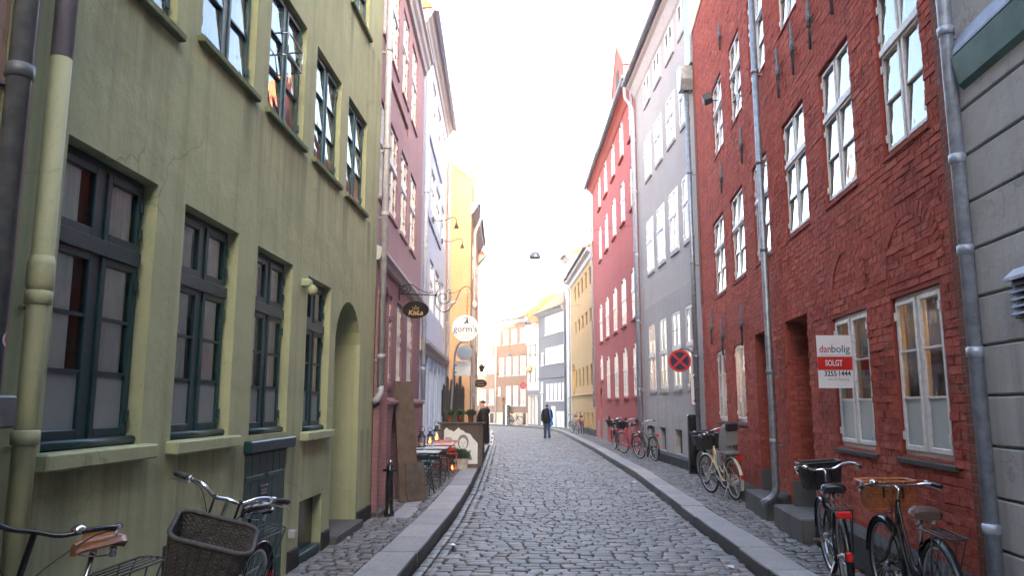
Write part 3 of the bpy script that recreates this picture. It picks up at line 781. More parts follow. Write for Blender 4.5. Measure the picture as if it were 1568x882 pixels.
b = MB(); b.box(oa['x0'] + .01, oa['x0'] + .06, .1, .26, .215, .5); b.build('boot_scraper', M['black'], h.root)
for a_, b_ in ((6.1, 6.4), (7.24, 7.5), (8.85, 9.63)):
    b = MB(); b.cbox(a_ - q, b_ - q, -.03, .02, .05, .3, .008); b.build('plinth', M['plinth'], h.root)
b = MB(); b.cbox(6.12 - q, 6.18 - q, -.07, .01, .42, .5, .01); b.build('wall_tap', M['greyrender'], h.root)
b = MB(); x = 6.25 - q; b.cbox(x - .05, x + .05, -.09, .01, 2.9, 2.98, .012); b.lathe([(.03, 0), (.05, .02), (.05, .07), (.02, .1)], (x, -.1, 2.82), 10); b.build('wall_vent', M['green'], h.root)
px_ = 2.06 - q
gp = h.pipe(px_, .1, 4.0, .049, .085, M['greenpipe'], collars=(1.55, 2.2), label='green painted downpipe')
b = MB(); b.tube([(px_, -.085, 3.4), (px_, -.085, 10.2)], .0495, 12); b.build('pipe_top', M['flake'], gp, label='unpainted lavender grey pipe with flaking paint')
b = MB(); b.tube([(px_, -.085, 2.22), (px_, -.085, 2.26), (px_, -.085, 2.36), (px_, -.085, 2.4)], [.05, .06, .06, .05], 12); b.build('pipe_socket', M['greenpipe'], gp)
b = MB(); b.cbox(-.2, -.045, -.03, .05, .1, 10.3, .012); b.build('corner_strip', M['green_corner'], h.root)
h.roof(10.4)
# little iron balconette rail on one upper window
b = MB(); x0 = 5.02 - q + .3
b.tube([(x0, .05, 5.0), (x0, -.06, 5.0), (x0 + .42, -.06, 5.0), (x0 + .42, .05, 5.0)], .008, 6); b.tube([(x0, .05, 5.22), (x0, -.06, 5.22), (x0 + .42, -.06, 5.22), (x0 + .42, .05, 5.22)], .008, 6)
for k in (0, .42): b.tube([(x0 + k, -.06, 5.0), (x0 + k, -.06, 5.22)], .007, 6)
b.build('window_guard', M['alu'], h.root)

# ---- pink house
h = House('pink_house', 'dusky pink house with white windows and dark painted brick ground floor', (-2.02, 11.15), (-2.09, 17.2), 'L', 9.7, 7)
kwP = dict(split=.58, lo=3, up=2, back='bluedark', fw=.05, sw=.038, mun=.022, tilt=R(3), hinges=True)
lst = []
for a_, b_ in ((.95, 1.75), (2.32, 3.06), (3.78, 4.7)): lst.append((a_, b_, 2.0, 3.52, .13, 0, M['wpaint'], kwP))
for a_, b_ in ((-.2 + .25, .7), (1.06, 2.0), (2.42, 3.4), (3.85, 4.85)): lst.append((a_, b_, 4.84, 6.42, .12, 0, M['wpaint'], kwP))
for a_, b_ in ((.05, .7), (1.0, 1.8), (2.32, 3.2), (3.72, 4.65)): lst.append((a_, b_, 7.5, 9.2, .12, 0, M['wpaint'], kwP))
ws = add_windows(h, lst)
ocd = h.op(1.26, 2.1, .1, 1.7, .4, .42); opt = h.op(.1, .72, .15, 3.5, .75, .31)
oni = h.op(.98, 3.34, 6.93, 7.16, .05)
h.wall([M['pink'], M['pinkbrick']], zsplit=3.85, reveal=1, label=None)
# thicker base
b2 = House.wall(h, [M['pinkbrick'], M['pinkbrick']], y=-.1, shell=False, zmax=1.78, name='base_wall')
b = MB(); b.prism([(-.14, 1.72), (-.14, 1.76), (0, 1.82), (0, 1.72)], .74, h.L, 'x'); b.build('base_ledge', M['pinkbrick'], h.root)
for i, (o, fm, kw) in enumerate(ws): window(h, o, fm, **kw, sill=True, sillmat=M['pink'] if i > 2 else M['pinkbrick'], sill_d=.03, sill_h=.05)
b = MB(); b.quad((oni['x0'], .051, 6.9), (oni['x1'], .051, 6.9), (oni['x1'], .051, 7.2), (oni['x0'], .051, 7.2)); b.build('wall_panel', M['pale'], h.root)
b = MB(); b.quad((ocd['x0'], .39, .1), (ocd['x1'], .39, .1), (ocd['x1'], .39, 1.75), (ocd['x0'], .39, 1.75)); b.build('cellar_door', M['black'], h.root)
b = MB(); b.box(opt['x0'], opt['x1'], .71, .745, .15, 3.5); b.build('portal_door', M['oldwood'], h.root)
b = MB(); b.cbox(opt['x0'] - .06, opt['x1'] + .02, -.14, .7, .05, .18, .012); b.build('portal_step', M['concrete'], h.root)
b = MB(); b.prism([(-.0, 2.92), (-.05, 2.95), (-.07, 3.0), (-.11, 3.03), (-.11, 3.08), (0, 3.08)], opt['x1'] + .01, opt['x1'] + .3, 'x'); b.build('portal_capital', M['zincdark'], h.root)
h.cornice([(0, 3.84), (-.05, 3.86), (-.07, 3.93), (-.12, 3.97), (-.12, 4.02), (-.0, 4.07)], M['gpaint'])
h.cornice([(0, 9.45), (-.06, 9.47), (-.09, 9.56), (-.14, 9.62), (-.17, 9.72), (-.22, 9.76), (-.22, 9.83), (0, 9.86)], M['gpaint'], 'eaves_cornice', 0, h.L - .05)
h.roof(9.8, .2, 4, 3.4)
h.pipe(-.0 + .04, 1.95, 9.4, .05, .1, M['lavpipe'], collars=(2.4, 4.55, 5.6, 7.2), label='lavender grey downpipe beside green house')
b = MB(); x = .04; b.tube([(x, -.1, 1.97), (x, -.11, 1.88), (x - .02, -.06, 1.78), (x - .03, .0, 1.74)], .05, 12); b.build('pipe_elbow', M['lavpipe'], h.root)
h.pipe(h.L - .05, 1.8, 9.35, .05, .1, M['bluepipe'], collars=(2.5, 3.9, 5.3, 6.6, 8.0), label='bluish downpipe beside pale blue house')
b = MB(); x = h.L - .35; b.cbox(x - .01, x + .06, .0, -.09, 1.55, 1.62, .004); b.lathe([(.02, 0), (.045, .03), (.045, .1), (.01, .14)], (2.3, -.2, 1.62), 10); b.build('entry_lamp', M['black'], h.root)

# ---- pale blue house
h = House('pale_blue_house', 'pale blue house with blue timber shopfront behind the cafe tables', (-2.09, 17.2), (-2.24, 25.35), 'L', 11.2, 7)
kwB = dict(split=.6, lo=2, up=1, back='bluedark', fw=.05, sw=.04, tilt=R(3), hinges=True)
lst = []
for z0, z1 in ((4.15, 5.5), (6.84, 7.96), (8.95, 10.45)):
    for a_, b_ in ((.45, 1.6), (2.3, 3.5), (4.0, 5.4), (6.1, 7.3)): lst.append((a_, b_, z0, z1, .13, 0, M['wpaint2'], kwB))
ws = add_windows(h, lst)
wsh = add_windows(h, [(a_, a_ + .95, .95, 2.62, .16, 0, M['bluewood'], dict(cols=1, lo=2, back='dark', fw=.06)) for a_ in (.6, 2.1, 3.6, 5.1, 6.6)])
h.wall([M['blue'], M['bluewood']], zsplit=2.95); glaze(h, ws + wsh)
h.cornice([(0, 2.9), (-.04, 2.92), (-.08, 3.02), (-.17, 3.08), (-.18, 3.17), (-.0, 3.28)], M['gpaint'])
b = MB()
for a_ in (.3, 1.8, 3.3, 4.8, 6.3, 7.75): b.cbox(a_ - .13, a_ + .13, -.05, .0, .1, 2.9, .012)
b.build('pilaster', M['bluewood'], h.root)
b = MB(); b.cbox(0, h.L, -.06, 0, .08, .3, .01); b.cbox(0, h.L, -.035, 0, .82, .92, .01); b.build('shopfront_rail', M['bluewood'], h.root)
b = MB(); x = 6.35; b.box(x, x + .16, -.075, -.05, 1.35, 2.15); b.build('menu_board', M['signblack'], h.root)
for z_ in (6.35, 8.45):
    b = MB(); b.cbox(.4, 5.5, -.045, 0, z_, z_ + .1, .01); b.build('string_course', M['blue'], h.root)
h.cornice([(0, 10.85), (-.04, 10.88), (-.07, 10.97), (-.13, 11.02), (-.16, 11.1), (-.2, 11.14), (-.2, 11.2), (0, 11.25)], M['gpaint'], 'eaves_cornice')
h.gutter(11.2, .2, .065, M['bluepipe']); h.roof(11.22, .15, 4, 3.4)
h.pipe(h.L - .05, .15, 10.4, .052, .1, M['bluepipe'], collars=(2.2, 4.4, 6.6, 8.8), top=(0, .42, .72), label='bluish downpipe at the far end of the pale blue house')

# ---- orange house with blind gable
h = House('orange_house', 'orange ochre house with blank gable wall rising behind the cafe', (-1.42, 26.0), (-1.48, 33.0), 'L', 8.7, 8)
ws = add_windows(h, [(a_, a_ + .9, z, z + 1.4, .1, 0, M['wpaint'], dict(split=.6, lo=2, back='bluedark')) for a_ in (.9, 2.9, 4.9) for z in (1.4, 3.8, 6.2)])
h.wall([M['orange']]); glaze(h, ws)
b = MB(); b.prism([(0.0, 0.02), (0, 8.75), (.02, 9.42), (3.6, 12.4), (4.4, 12.4), (8, 9.4), (8, .02)], -.3, -.005, 'x'); b.build('gable_wall', M['orange'], h.root)
b = MB(); b.prism([(-.03, 9.40), (-.03, 9.47), (3.6, 12.47), (3.6, 12.4)], -.34, -.28, 'x'); b.build('verge_tiles', M['roofred'], h.root)
# main roof slope facing up the street, pantiles in view as single tiles
b = MB(); b.prism([(.35, 8.6), (3.9, 12.35), (7.5, 8.6)], .06, 7.9, 'y'); rf = b.build('roof', M['roofred'], h.root)
tm = MB(); n = 7; tw_, tl_ = .235, .36
for i in range(n + 1):
    x = tw_ * i / n; z = .028 * math.sin(2 * math.pi * i / n + .6); tm.v += [(x, 0, z + .02), (x, tl_, z)]
for i in range(n): tm.face((2 * i, 2 * i + 2, 2 * i + 3, 2 * i + 1), True)
k0 = len(tm.v)
for i in range(n + 1): v_ = tm.v[2 * i]; tm.v.append((v_[0], v_[1], v_[2] - .02))
for i in range(n): tm.face((2 * i, k0 + i, k0 + i + 1, 2 * i + 2))
tme = tm.mesh('roof_tile', M['roofred']); sl = math.atan2(3.75, 3.55)
cnt = 0
for r_ in range(16):
    for c_ in range(9):
        d_ = r_ * .31; o = link('roof_tile', tme, h.root, (.35 + d_ * math.cos(sl) - .03, .06 + c_ * .225 + .22, 8.62 + d_ * math.sin(sl) + .02 + random.uniform(-.004, .004)))
        # local frame of tile: x across -> +y of house, y up the slope
        mt = Matrix(((0, math.cos(sl), -math.sin(sl)), (-1, 0, 0), (0, math.sin(sl), math.cos(sl))))
        o.rotation_euler = mt.to_euler()
h.cornice([(0, 8.3), (-.06, 8.35), (-.22, 8.6), (-.22, 8.68), (0, 8.75)], M['gpaint'], 'eaves_cornice', -.1)
h.gutter(8.7, .22, .06, M['lavpipe'], -.12, h.L)
h.pipe(.05, .12, 7.6, .052, .12, M['lavpipe'], collars=(2.0, 4.2, 6.2), top=(-.02, .36, 1.05), label='pale grey downpipe with hopper on the orange house')
b = MB(); b.lathe([(.05, 0), (.1, .06), (.12, .2), (.08, .26), (.1, .3)], (.05, -.14, 4.95), 12); b.build('pipe_hopper', M['lavpipe'], h.root)

# ---- cream house further left
h = House('cream_house', 'cream house sliver beyond the orange house on the left', (-1.48, 33.0), (-5.0, 52), 'L', 8.3, 8)
ws = add_windows(h, [(1 + a_ * 2, 2 + a_ * 2, z, z + 1.4, .1, 0, M['wpaint'], dict(split=.6, lo=2, back='bluedark')) for a_ in range(8) for z in (1.4, 4.0, 6.3)])
h.wall([M['pale']]); glaze(h, ws); h.cornice([(0, 7.9), (-.12, 8.0), (-.28, 8.2), (-.28, 8.3), (0, 8.35)], M['gpaint'], 'eaves_cornice'); h.gutter(8.3, .28, .07); h.roof(8.3, .25, 4, 3)

# ---- grey rendered house, right edge
h = House('grey_rendered_house', 'grey rendered house with grooved bands and verdigris ledge at the right edge', (1.43, -13), (3.2, 5.28), 'R', 10, 7)
ws = add_windows(h, [(1 + i * 2.6, 2.2 + i * 2.6, z, z + 1.7, .12, 0, M['wpaint'], dict(split=.65)) for i in range(6) for z in (4.5, 7.3)] + [(1 + i * 2.6, 2.2 + i * 2.6, 1.2, 3.1, .16, 0, M['wpaint'], dict(split=.65)) for i in range(5)])
h.wall([M['greyrender'], M['greyrender']]); glaze(h, ws)
z = .12; xa, xb = h.xr(15.0, h.L)
while z < 3.8:
    b = MB(); b.cbox(xa, xb, -.035, .004, z, z + .312, .008); b.build('render_band', M['greyrender'], h.root); z += .33
b = MB(); b.prism([(0, 3.86), (-.03, 3.86), (-.07, 3.9), (-.1, 4.1), (-.0, 4.16)], .27, h.L, 'x'); b.build('ledge', M['copper'], h.root)
b = MB(); b.prism([(0, 4.16), (-.09, 4.12), (-.09, 4.14), (-.05, 4.26), (0, 4.3)], .27, h.L, 'x'); b.build('ledge_flashing', M['zincdark'], h.root)
xv = h.X(17.6); b = MB(); b.box(xv - .1, xv + .1, -.06, -.036, 2.22, 2.5); vt = b.build('air_vent', M['black'], h.root)
b = MB(); b.prism([(-.036, 2.53), (-.1, 2.47), (-.1, 2.45), (-.036, 2.46)], xv - .12, xv + .12, 'x'); b.build('vent_hood', M['bluepipe'], vt)
for k in range(5):
    z_ = 2.24 + k * .044; b = MB(); b.prism([(-.06, z_ + .03), (-.085, z_), (-.08, z_ - .004), (-.055, z_ + .026)], xv - .1, xv + .1, 'x'); b.build('vent_slat', M['zincdark'], vt)
h.roof(10)

# ---- unseen tall house added behind the viewpoint, sized so its roofline shades the street
h = House('unseen_shade_house', 'tall pale house closing the street behind the viewpoint', (-14, -25), (14, -25.5), 'R', 18.4, 8)
ws = add_windows(h, [(1.5 + i * 2.2, 2.6 + i * 2.2, z, z + 1.8, .12, 0, M['wpaint'], dict(split=.65)) for i in range(12) for z in (1.5, 4.6, 7.7, 10.8, 13.9)])
h.wall([M['greyplaster']]); glaze(h, ws); h.roof(18.4, .3, 4, 2.4, x0=0, x1=h.L)

# ---- red brick house
h = House('red_brick_house', 'red painted brick house with white casements and two deep doorways', (3.2, 5.28), (4.39, 17.47), 'R', 10.6, 7)
RB = h
kwR = dict(lo=3, panes=True, back='blind', sw=.036, fw=.04, mw=.028, mun=.018, hinges=True, inset=.0)
kwM = dict(split=.62, lo=2, up=1, panes=True, back='blind', sw=.03, fw=.034, mw=.022, tw=.03, mun=.016, hinges=True, inset=.0, tilt=R(3.2))
WP = M['wpaint']
lst = [(.42, 1.36, 1.28, 2.62, .09, 0, WP, dict(kwR, back='room', lowfrost='frostpale')), (1.95, 3.0, 1.27, 2.62, .09, 0, WP, dict(kwR, back='room', lowfrost='frostpale')),
       (7.72, 8.62, 1.4, 2.75, .09, 0, WP, dict(kwR, back='room')), (9.5, 10.5, 1.38, 2.78, .09, 0, WP, dict(kwR, back='bluedark'))]
for a_, b_ in ((.38, 1.26), (1.95, 2.93), (3.57, 4.6), (5.5, 6.46), (7.25, 8.35), (9.1, 10.3)): lst.append((a_, b_, 3.88, 5.42, .1, 0, WP, kwM))
for a_, b_ in ((.38, 1.26), (1.95, 2.93), (3.6, 4.5), (5.28, 6.3), (6.98, 7.95), (8.75, 9.8)): lst.append((a_, b_, 6.68, 8.15, .1, 0, WP, kwM))
ws = add_windows(h, lst)
d2 = h.op(3.92, 4.95, .12, 2.8, .62); d1 = h.op(5.7, 6.82, .12, 2.8, .62)
h.wall([M['redmortar'], M['rawbrick']])
# bricks in running bond, each a real block; the 300 nearest in view are single objects
rg = random.Random(4); bl = 0.2345; bh = .0635; cz = .0675; cx = .2395
kinds = []
for k in range(10):
    b = MB(); y0 = -.006 - rg.uniform(-.003, .004); j = lambda: rg.uniform(-.004, .004); t1, t2 = rg.uniform(-.004, .004), rg.uniform(-.003, .003)
    b.v = [(-.5, .004, -.5), (.5, .004, -.5), (.5, .004, .5), (-.5, .004, .5)]
    for sx, sz in ((-1, -1), (1, -1), (1, 1), (-1, 1)): b.v.append((sx * (.478 + j() * 4), y0 + t1 * sx + t2 * sz, sz * (.46 + j() * 7)))
    for i in range(4): b.face((i, (i + 1) % 4, 4 + (i + 1) % 4, 4 + i))
    b.face((4, 5, 6, 7)); kinds.append(b)
kme = [k.mesh('brick', M['redbrick']) for k in kinds]
spots = []
nr = int((10.5 - .5) / cz)
for r_ in range(nr):
    z_ = .5 + r_ * cz + cz / 2; x = -(.12 if r_ % 2 else 0)
    while x < h.L:
        a_, b_ = max(0, x), min(h.L, x + bl)
        segs = [(a_, b_)]
        for o in h.ops:
            if o['z0'] - cz * .4 < z_ < o['z1'] + cz * .4:
                ns = []
                for p, q_ in segs:
                    if q_ <= o['x0'] - .0 or p >= o['x1'] + .0: ns.append((p, q_))
                    else:
                        if p < o['x0']: ns.append((p, o['x0']))
                        if q_ > o['x1']: ns.append((o['x1'], q_))
                segs = ns
        for p, q_ in segs:
            if q_ - p > .03: spots.append(((p + q_) / 2, z_ + rg.uniform(-.004, .004), q_ - p, bh + rg.uniform(-.004, .004)))
        x += cx
def bvis(s):
    c, sn = math.cos(h.rz), math.sin(h.rz); X = h.o[0] + s[0] * c; Y = h.o[1] + s[0] * sn; return visible(X, Y, s[1]), math.dist((X, Y, s[1]), (0, 0, 1.7))
sc_ = [(bvis(s), s) for s in spots]
near = [s for (v, d), s in sorted(sc_, key=lambda t: t[0][1]) if v][:300]; nid = set(id(s) for s in near)
for s in near:
    o = link('brick', rg.choice(kme), h.root, (s[0], 0, s[1]), (rg.uniform(-.02, .02), 0, rg.uniform(-.008, .008))); o.scale = (s[2], 1, s[3])
b = MB()
for s in spots:
    if id(s) in nid: continue
    k = rg.choice(kinds); n = len(b.v); ky = rg.uniform(.3, .85) if s[1] > 2.85 else 1; b.v += [(s[0] + p[0] * s[2], p[1] * ky, s[1] + p[2] * s[3]) for p in k.v]
    for f in k.f: b.face([n + i for i in f])
b.build('bricks', M['redbrick'], h.root, kind='stuff')
glaze(h, ws)
for i, (o, fm, kw) in enumerate(ws):
    b = MB(); zz = o['z0']
    if i < 4: b.prism([(.05, zz + .0), (-.03, zz - .03), (-.03, zz - .062), (.05, zz - .062)], o['x0'] - .06, o['x1'] + .06, 'x'); b.build('window_sill', M['sillstone'], h.root)
    else: b.prism([(.06, zz + .0), (-.02, zz - .02), (-.02, zz - .05), (.06, zz - .05)], o['x0'] - .02, o['x1'] + .02, 'x'); b.build('window_sill', M['redmortar'], h.root)
# relieving arches of bricks on edge above the street windows
for s0, s1 in ((.35, 1.45), (1.95, 2.95)):
    x0, x1 = h.xr(s0, s1); w_ = (x1 - x0) / 2; b = MB(); cx_ = (x0 + x1) / 2; zc = 2.8
    n = 23
    for k in range(n):
        t_ = math.pi * (k + .5) / n; c_, sn = math.cos(t_), math.sin(t_); p = Vector((cx_ + w_ * c_, -.0035, zc + .52 * sn)); ax = Vector((c_, 0, sn * .9)).normalized()
        b.bar(p - ax * .055, p + ax * .055, .018 + rg.uniform(-.003, .003), .062, (-sn, 0, c_))
    b.build('relieving_arch', M['redbrick'], h.root)
# dark plinth and steps
for a_, b_ in ((0, 3.72), (5.12, 5.55), (6.98, h.L)):
    x0, x1 = h.xr(a_, b_); zt = .52 if a_ < 6 else .4
    b = MB(); b.prism([(.0, .05), (-.1, .05), (-.1, zt - .07), (-.02, zt), (.0, zt)], x0, x1, 'x'); b.build('plinth', M['plinth'], h.root)
for (o, s0, s1) in ((d2, 3.75, 5.1), (d1, 5.56, 6.96)):
    x0, x1 = h.xr(s0, s1)
    b = MB(); b.cbox(x0, x1, -.24, .6, .0, .4, .02); b.build('door_step', M['concrete'], h.root)
    for q_ in (o['x0'] - .005, o['x1'] - .02): b = MB(); b.cbox(q_, q_ + .025, -.013, .61, .4, .72, .006); b.build('jamb_base', M['concrete'], h.root)
    b = MB(); b.cbox(o['x0'] + .02, o['x1'] - .02, .54, .6, .4, 2.78, .006); dd = b.build('front_door', M['black'], h.root)
    b = MB()
    for k in (0, 1):
        for za, zb in ((.55, 1.2), (1.3, 2.4)): b.cbox(o['x0'] + .12 + k * .46, o['x0'] + .5 + k * .46, .515, .542, za, zb, .012)
    b.build('door_panel', M['black'], dd)
    # brick lining of the reveal
    b = MB(); r_ = 0; z_ = .74
    while z_ < 2.76:
        for xx, sg in ((o['x0'], 1), (o['x1'], -1)):
            y_ = .01 + (.06 if r_ % 2 else 0)
            while y_ < .52:
                p = rg.uniform(.003, .01); b.cbox(min(xx, xx + sg * p), max(xx, xx + sg * p), y_, min(.53, y_ + .1 + .12 * (r_ % 2)), z_ + .004, z_ + .058, .0025); y_ += .118 + .12 * (r_ % 2)
        z_ += cz; r_ += 1
    b.build('reveal_bricks', M['redbrick'], h.root, kind='stuff')
# patch of bare brick left by the doorway, iron wall anchors
for s_, z_, zl in ((4.46, 6.14, .7), (3.73, 6.14, .7), (3.0, 6.14, .74), (6.96, 6.0, .64), (8.9, 6.02, .6), (8.45, 8.7, .56), (9.48, 3.02, .74), (7.62, 3.05, .72), (10.75, 3.3, .7), (2.2, 6.14, .74)):
    x = h.X(s_); b = MB(); b.tube([(x, -.045, z_ - zl / 2), (x, -.045, z_ + zl / 2)], .018, 8); b.tube([(x, -.045, z_ - .1), (x, -.045, z_ + .1)], .027, 8); b.ring((x + .03, -.05, z_), .035, .01, 'y', 12, 5); b.box(x - .015, x + .015, -.05, .01, z_ - .02, z_ + .02); b.build('wall_anchor', M['greyiron'], h.root)
h.pipe(5.42, .35, 10, .048, .12, M['zinc'], foot=True, collars=(1.2, 2.15, 3.9, 5.2, 6.6), label='grey zinc downpipe between the two doorways')
h.pipe(-.17, .1, 10, .047, .07, M['steelpipe'], collars=(.9, 2.05, 2.75, 3.4, 4.35), label='blue grey downpipe beside the grey house')
b = MB(); x0, x1 = h.xr(-.0, .16); b.cbox(x0, x1, -.0155, .0, .5, 10, .003); b.build('edge_bricks', M['rawbrick'], h.root, label='strip of bare brick at the house corner')
x0, x1 = h.xr(h.L - .3, h.L); b = MB(); b.box(x0, x1, -.0185, .0, 4.0, 10); b.build('edge_bricks', M['rawbrick'], h.root, label='strip of bare brick under the grey flashing')
h.roof(10.6, .02, 4, 2.4)
# lamp shining inside the far street window
o = ws[2][0]; b = MB(); b.lathe([(.05, 0), (.16, -.16)], ((o['x0'] + o['x1']) / 2 - .1, .5, 2.62), 14, cap=False); b.build('indoor_lamp', M['bulb'], h.root)
o = ws[0][0]; b = MB(); b.lathe([(.03, 0), (.1, -.12)], ((o['x0'] + o['x1']) / 2 + .3, .6, 2.6), 14, cap=False); b.build('indoor_lamp', M['bulb'], h.root)

# ---- grey house
h = House('grey_house', 'tall grey house of painted brick above a smooth plaster ground floor', (4.39, 17.47), (4.24, 24.87), 'R', 12.5, 7)
kw2 = dict(split=.6, lo=2, up=1, back='blind', fw=.05, sw=.04, tilt=R(3), hinges=True)
lst = []
sp = ((.5, 1.5), (2.0, 3.0), (3.6, 4.6), (5.15, 6.15))
for i, (a_, b_) in enumerate(sp): lst.append((a_ + .1, b_ + .05, 2.1, 4.15, .09, .2 if i == 3 else 0, M['wpaint'], dict(split=.52, lo=2, up=2, back='blind', fw=.05, sw=.04, tilt=R(2))))
for z0, z1 in ((5.72, 7.4), (8.72, 10.08)):
    for a_, b_ in sp: lst.append((a_ - .1, b_ - .15, z0, z1, .06, 0, M['wpaint2'], kw2))
for a_, b_ in sp: lst.append((a_ - .2, b_ - .25, 11.15, 12.05, .06, 0, M['wpaint2'], dict(kw2, split=None)))
ws = add_windows(h, lst)
ocs = [h.op(a_, a_ + .8, .42, 1.06, .18) for a_ in (2.3, 4.2, 5.7)]
h.wall([M['greybrick'], M['greyplaster']], zsplit=4.7); glaze(h, ws)
for o, fm, kw in ws:
    b = MB(); b.box(o['x0'] - .03, o['x1'] + .03, -.04, .05, o['z0'] - .06, o['z0']); b.build('window_sill', M['greyplaster'], h.root)
for o in ocs: b = MB(); b.box(o['x0'], o['x1'], .15, .17, .42, 1.06); b.build('cellar_hatch', M['dark'], h.root)
x0, x1 = h.xr(.0, 6.6); b = MB(); b.prism([(0, .05), (-.09, .05), (-.09, .34), (-.02, .4), (0, .4)], x0, x1, 'x'); b.build('plinth', M['plinth'], h.root)
h.cornice([(0, 12.1), (-.05, 12.15), (-.2, 12.4), (-.3, 12.45), (-.3, 12.6), (0, 12.6)], M['gpaint'], 'eaves_cornice'); h.gutter(12.62, .3, .09, M['zincdark']); h.roof(12.6, .3, 4, 3.6)
h.pipe(7.25, .3, 11.6, .055, .12, M['bluepipe'], collars=(2.2, 4.4, 6.6, 8.8, 10.6), top=(0, .4, .85), label='grey downpipe beside the red plaster house')
h.pipe(.12, .3, 9.3, .055, .14, M['zinc'], collars=(1.0, 2.8, 5.0, 7.2), label='zinc downpipe below the rain hopper')
b = MB(); x = h.X(.12); b.prism([(x - .13, 9.25), (x - .2, 9.5), (x - .2, 9.85), (x + .2, 9.85), (x + .2, 9.5), (x + .13, 9.25)], -.32, -.01, 'y'); b.build('rain_hopper', M['zinc'], h.root)
b = MB(); b.cbox(x - .22, x + .3, -.1, .02, 9.87, 12.9, .01); b.build('flashing_panel', M['zinc'], h.root)

# ---- red plaster house
h = House('red_plaster_house', 'red plastered house with arched windows and a gabled dormer', (4.24, 24.87), (4.25, 39.2), 'R', 12.9, 7)
kw3 = dict(split=.55, lo=3, up=2, back='bluedark', fw=.05, sw=.04, tilt=R(3))
sp = ((.8, 1.95), (3.25, 4.4), (5.7, 6.9), (8.3, 9.5), (10.8, 11.9))
lst = []
for i, (a_, b_) in enumerate(sp):
    for z0, z1 in ((1.98, 3.85), (4.65, 6.5), (8.55, 10.25), (11.1, 12.72)):
        if z0 < 2 and i == 4: z0, z1 = 2.85, 4.05
        lst.append((a_ - (.3 if z0 > 8 else .1), b_ - (.4 if z0 > 8 else .1), z0, z1, .1, .28, M['wpaint2'], kw3))
ws = add_windows(h, lst)
ocs = [h.op(a_, a_ + .9, .2, 1.24, .16, .2) for a_ in (.9, 3.5, 5.8, 8.4)]; odr = h.op(11.2, 12.2, .2, 2.5, .12, .3)
h.wall([M['redplaster']]); glaze(h, ws)
for o, fm, kw in ws: b = MB(); b.box(o['x0'] - .05, o['x1'] + .05, -.09, .05, o['z0'] - .07, o['z0']); b.build('window_sill', M['redplaster'], h.root)
for o in ocs: b = MB(); b.box(o['x0'], o['x1'], .13, .15, .2, 1.24); b.build('cellar_hatch', M['dark'], h.root)
b = MB(); b.box(odr['x0'], odr['x1'], .09, .115, .2, 2.5); b.build('street_door', M['patch'], h.root)
for a_, b_, zt in ((.1, .8, .95), (9.5, 11.1, 1.05), (12.3, 13.2, .9)):
    x0, x1 = h.xr(a_, b_); b = MB(); pts = [(x0, .1)] + [(x0 + (x1 - x0) * k / 8, zt + random.uniform(-.12, .15)) for k in range(9)] + [(x1, .1)]
    b.prism([(p, q_) for p, q_ in pts], -.008, .001, 'y'); b.build('bare_patch', M['patch'], h.root)
for a_, b_, dz in ((0, 8.0, 0), (8.05, h.L, .12)):
    x0, x1 = h.xr(a_, b_)
    h.cornice([(0, 12.6 + dz), (-.05, 12.63 + dz), (-.15, 12.8 + dz), (-.26, 12.86 + dz), (-.26, 12.98 + dz), (0, 13.0 + dz)], M['redplaster'], 'eaves_cornice', x0, x1)
    h.gutter(12.98 + dz, .26, .1, M['zincdark'], x0, x1)
    h.roof(12.95 + dz, .25, 4, 3.4 if a_ == 0 else 2.6, x0=x0, x1=x1)
x0, x1 = h.xr(.25, 3.25); b = MB(); b.prism([(x0, 12.9), (x0, 13.55), ((x0 + x1) / 2, 14.85), (x1, 13.55), (x1, 12.9)], -.34, 3.4, 'y'); dm = b.build('gabled_dormer', M['redplaster'], h.root)
b = MB(); xm = (x0 + x1) / 2; b.prism([(x0 - .1, 13.48), (xm, 14.86), (x1 + .1, 13.48), (x1 + .1, 13.58), (xm, 14.98), (x0 - .1, 13.58)], -.38, 3.4, 'y'); b.build('dormer_roof', M['roofred'], dm)
b = MB(); b.prism([(xm + .35 * math.cos(R(a_)), 13.6 + .35 * math.sin(R(a_))) for a_ in range(0, 181, 20)] + [(xm - .35, 13.0), (xm + .35, 13.0)], -.36, -.335, 'y'); b.build('dormer_shutter', M['dark'], dm)
h.pipe(.12, 1.2, 12.4, .055, .12, M['bluepipe'], collars=(2.4, 4.6, 6.8, 9, 11), top=(0, .3, .5), label='grey downpipe at the near end of the red plaster house')
h.pipe(13.9, 1.6, 12.4, .055, .12, M['bluepipe'], collars=(2.4, 4.6, 6.8, 9, 11), top=(0, .3, .6), label='grey downpipe at the far end of the red plaster house')

# ---- yellow house
h = House('yellow_house', 'yellow ochre house with small dark windows beyond the red plaster house', (4.25, 39.2), (3.93, 50.5), 'R', 9.9, 6)
lst = []
for a_ in (.9, 2.7, 4.5, 6.3, 8.1):
    lst.append((a_, a_ + 1.0, 2.75, 3.85, .16, 0, M['oldwood'], dict(split=None, lo=2, back='dark')))
    lst.append((a_, a_ + 1.0, 6.1, 6.85, .16, 0, M['oldwood'], dict(split=None, lo=1, back='dark')))
    lst.append((a_, a_ + 1.0, 8.15, 9.1, .16, 0, M['oldwood'], dict(split=None, lo=2, back='dark')))
ws = add_windows(h, lst); oar = h.op(9.3, 10.6, 2.3, 4.3, .3, .5)
ocs = [h.op(a_, a_ + .8, .35, 1.28, .14) for a_ in (.9, 2.7, 4.5, 6.3, 8.1)]
h.wall([M['yellow']]); glaze(h, ws)
for o in ocs: b = MB(); b.box(o['x0'], o['x1'], .11, .13, .35, 1.28); b.build('cellar_hatch', M['yellow'], h.root)
b = MB(); b.box(oar['x0'], oar['x1'], .27, .29, 2.3, 4.3); b.build('arch_niche', M['yellow'], h.root)
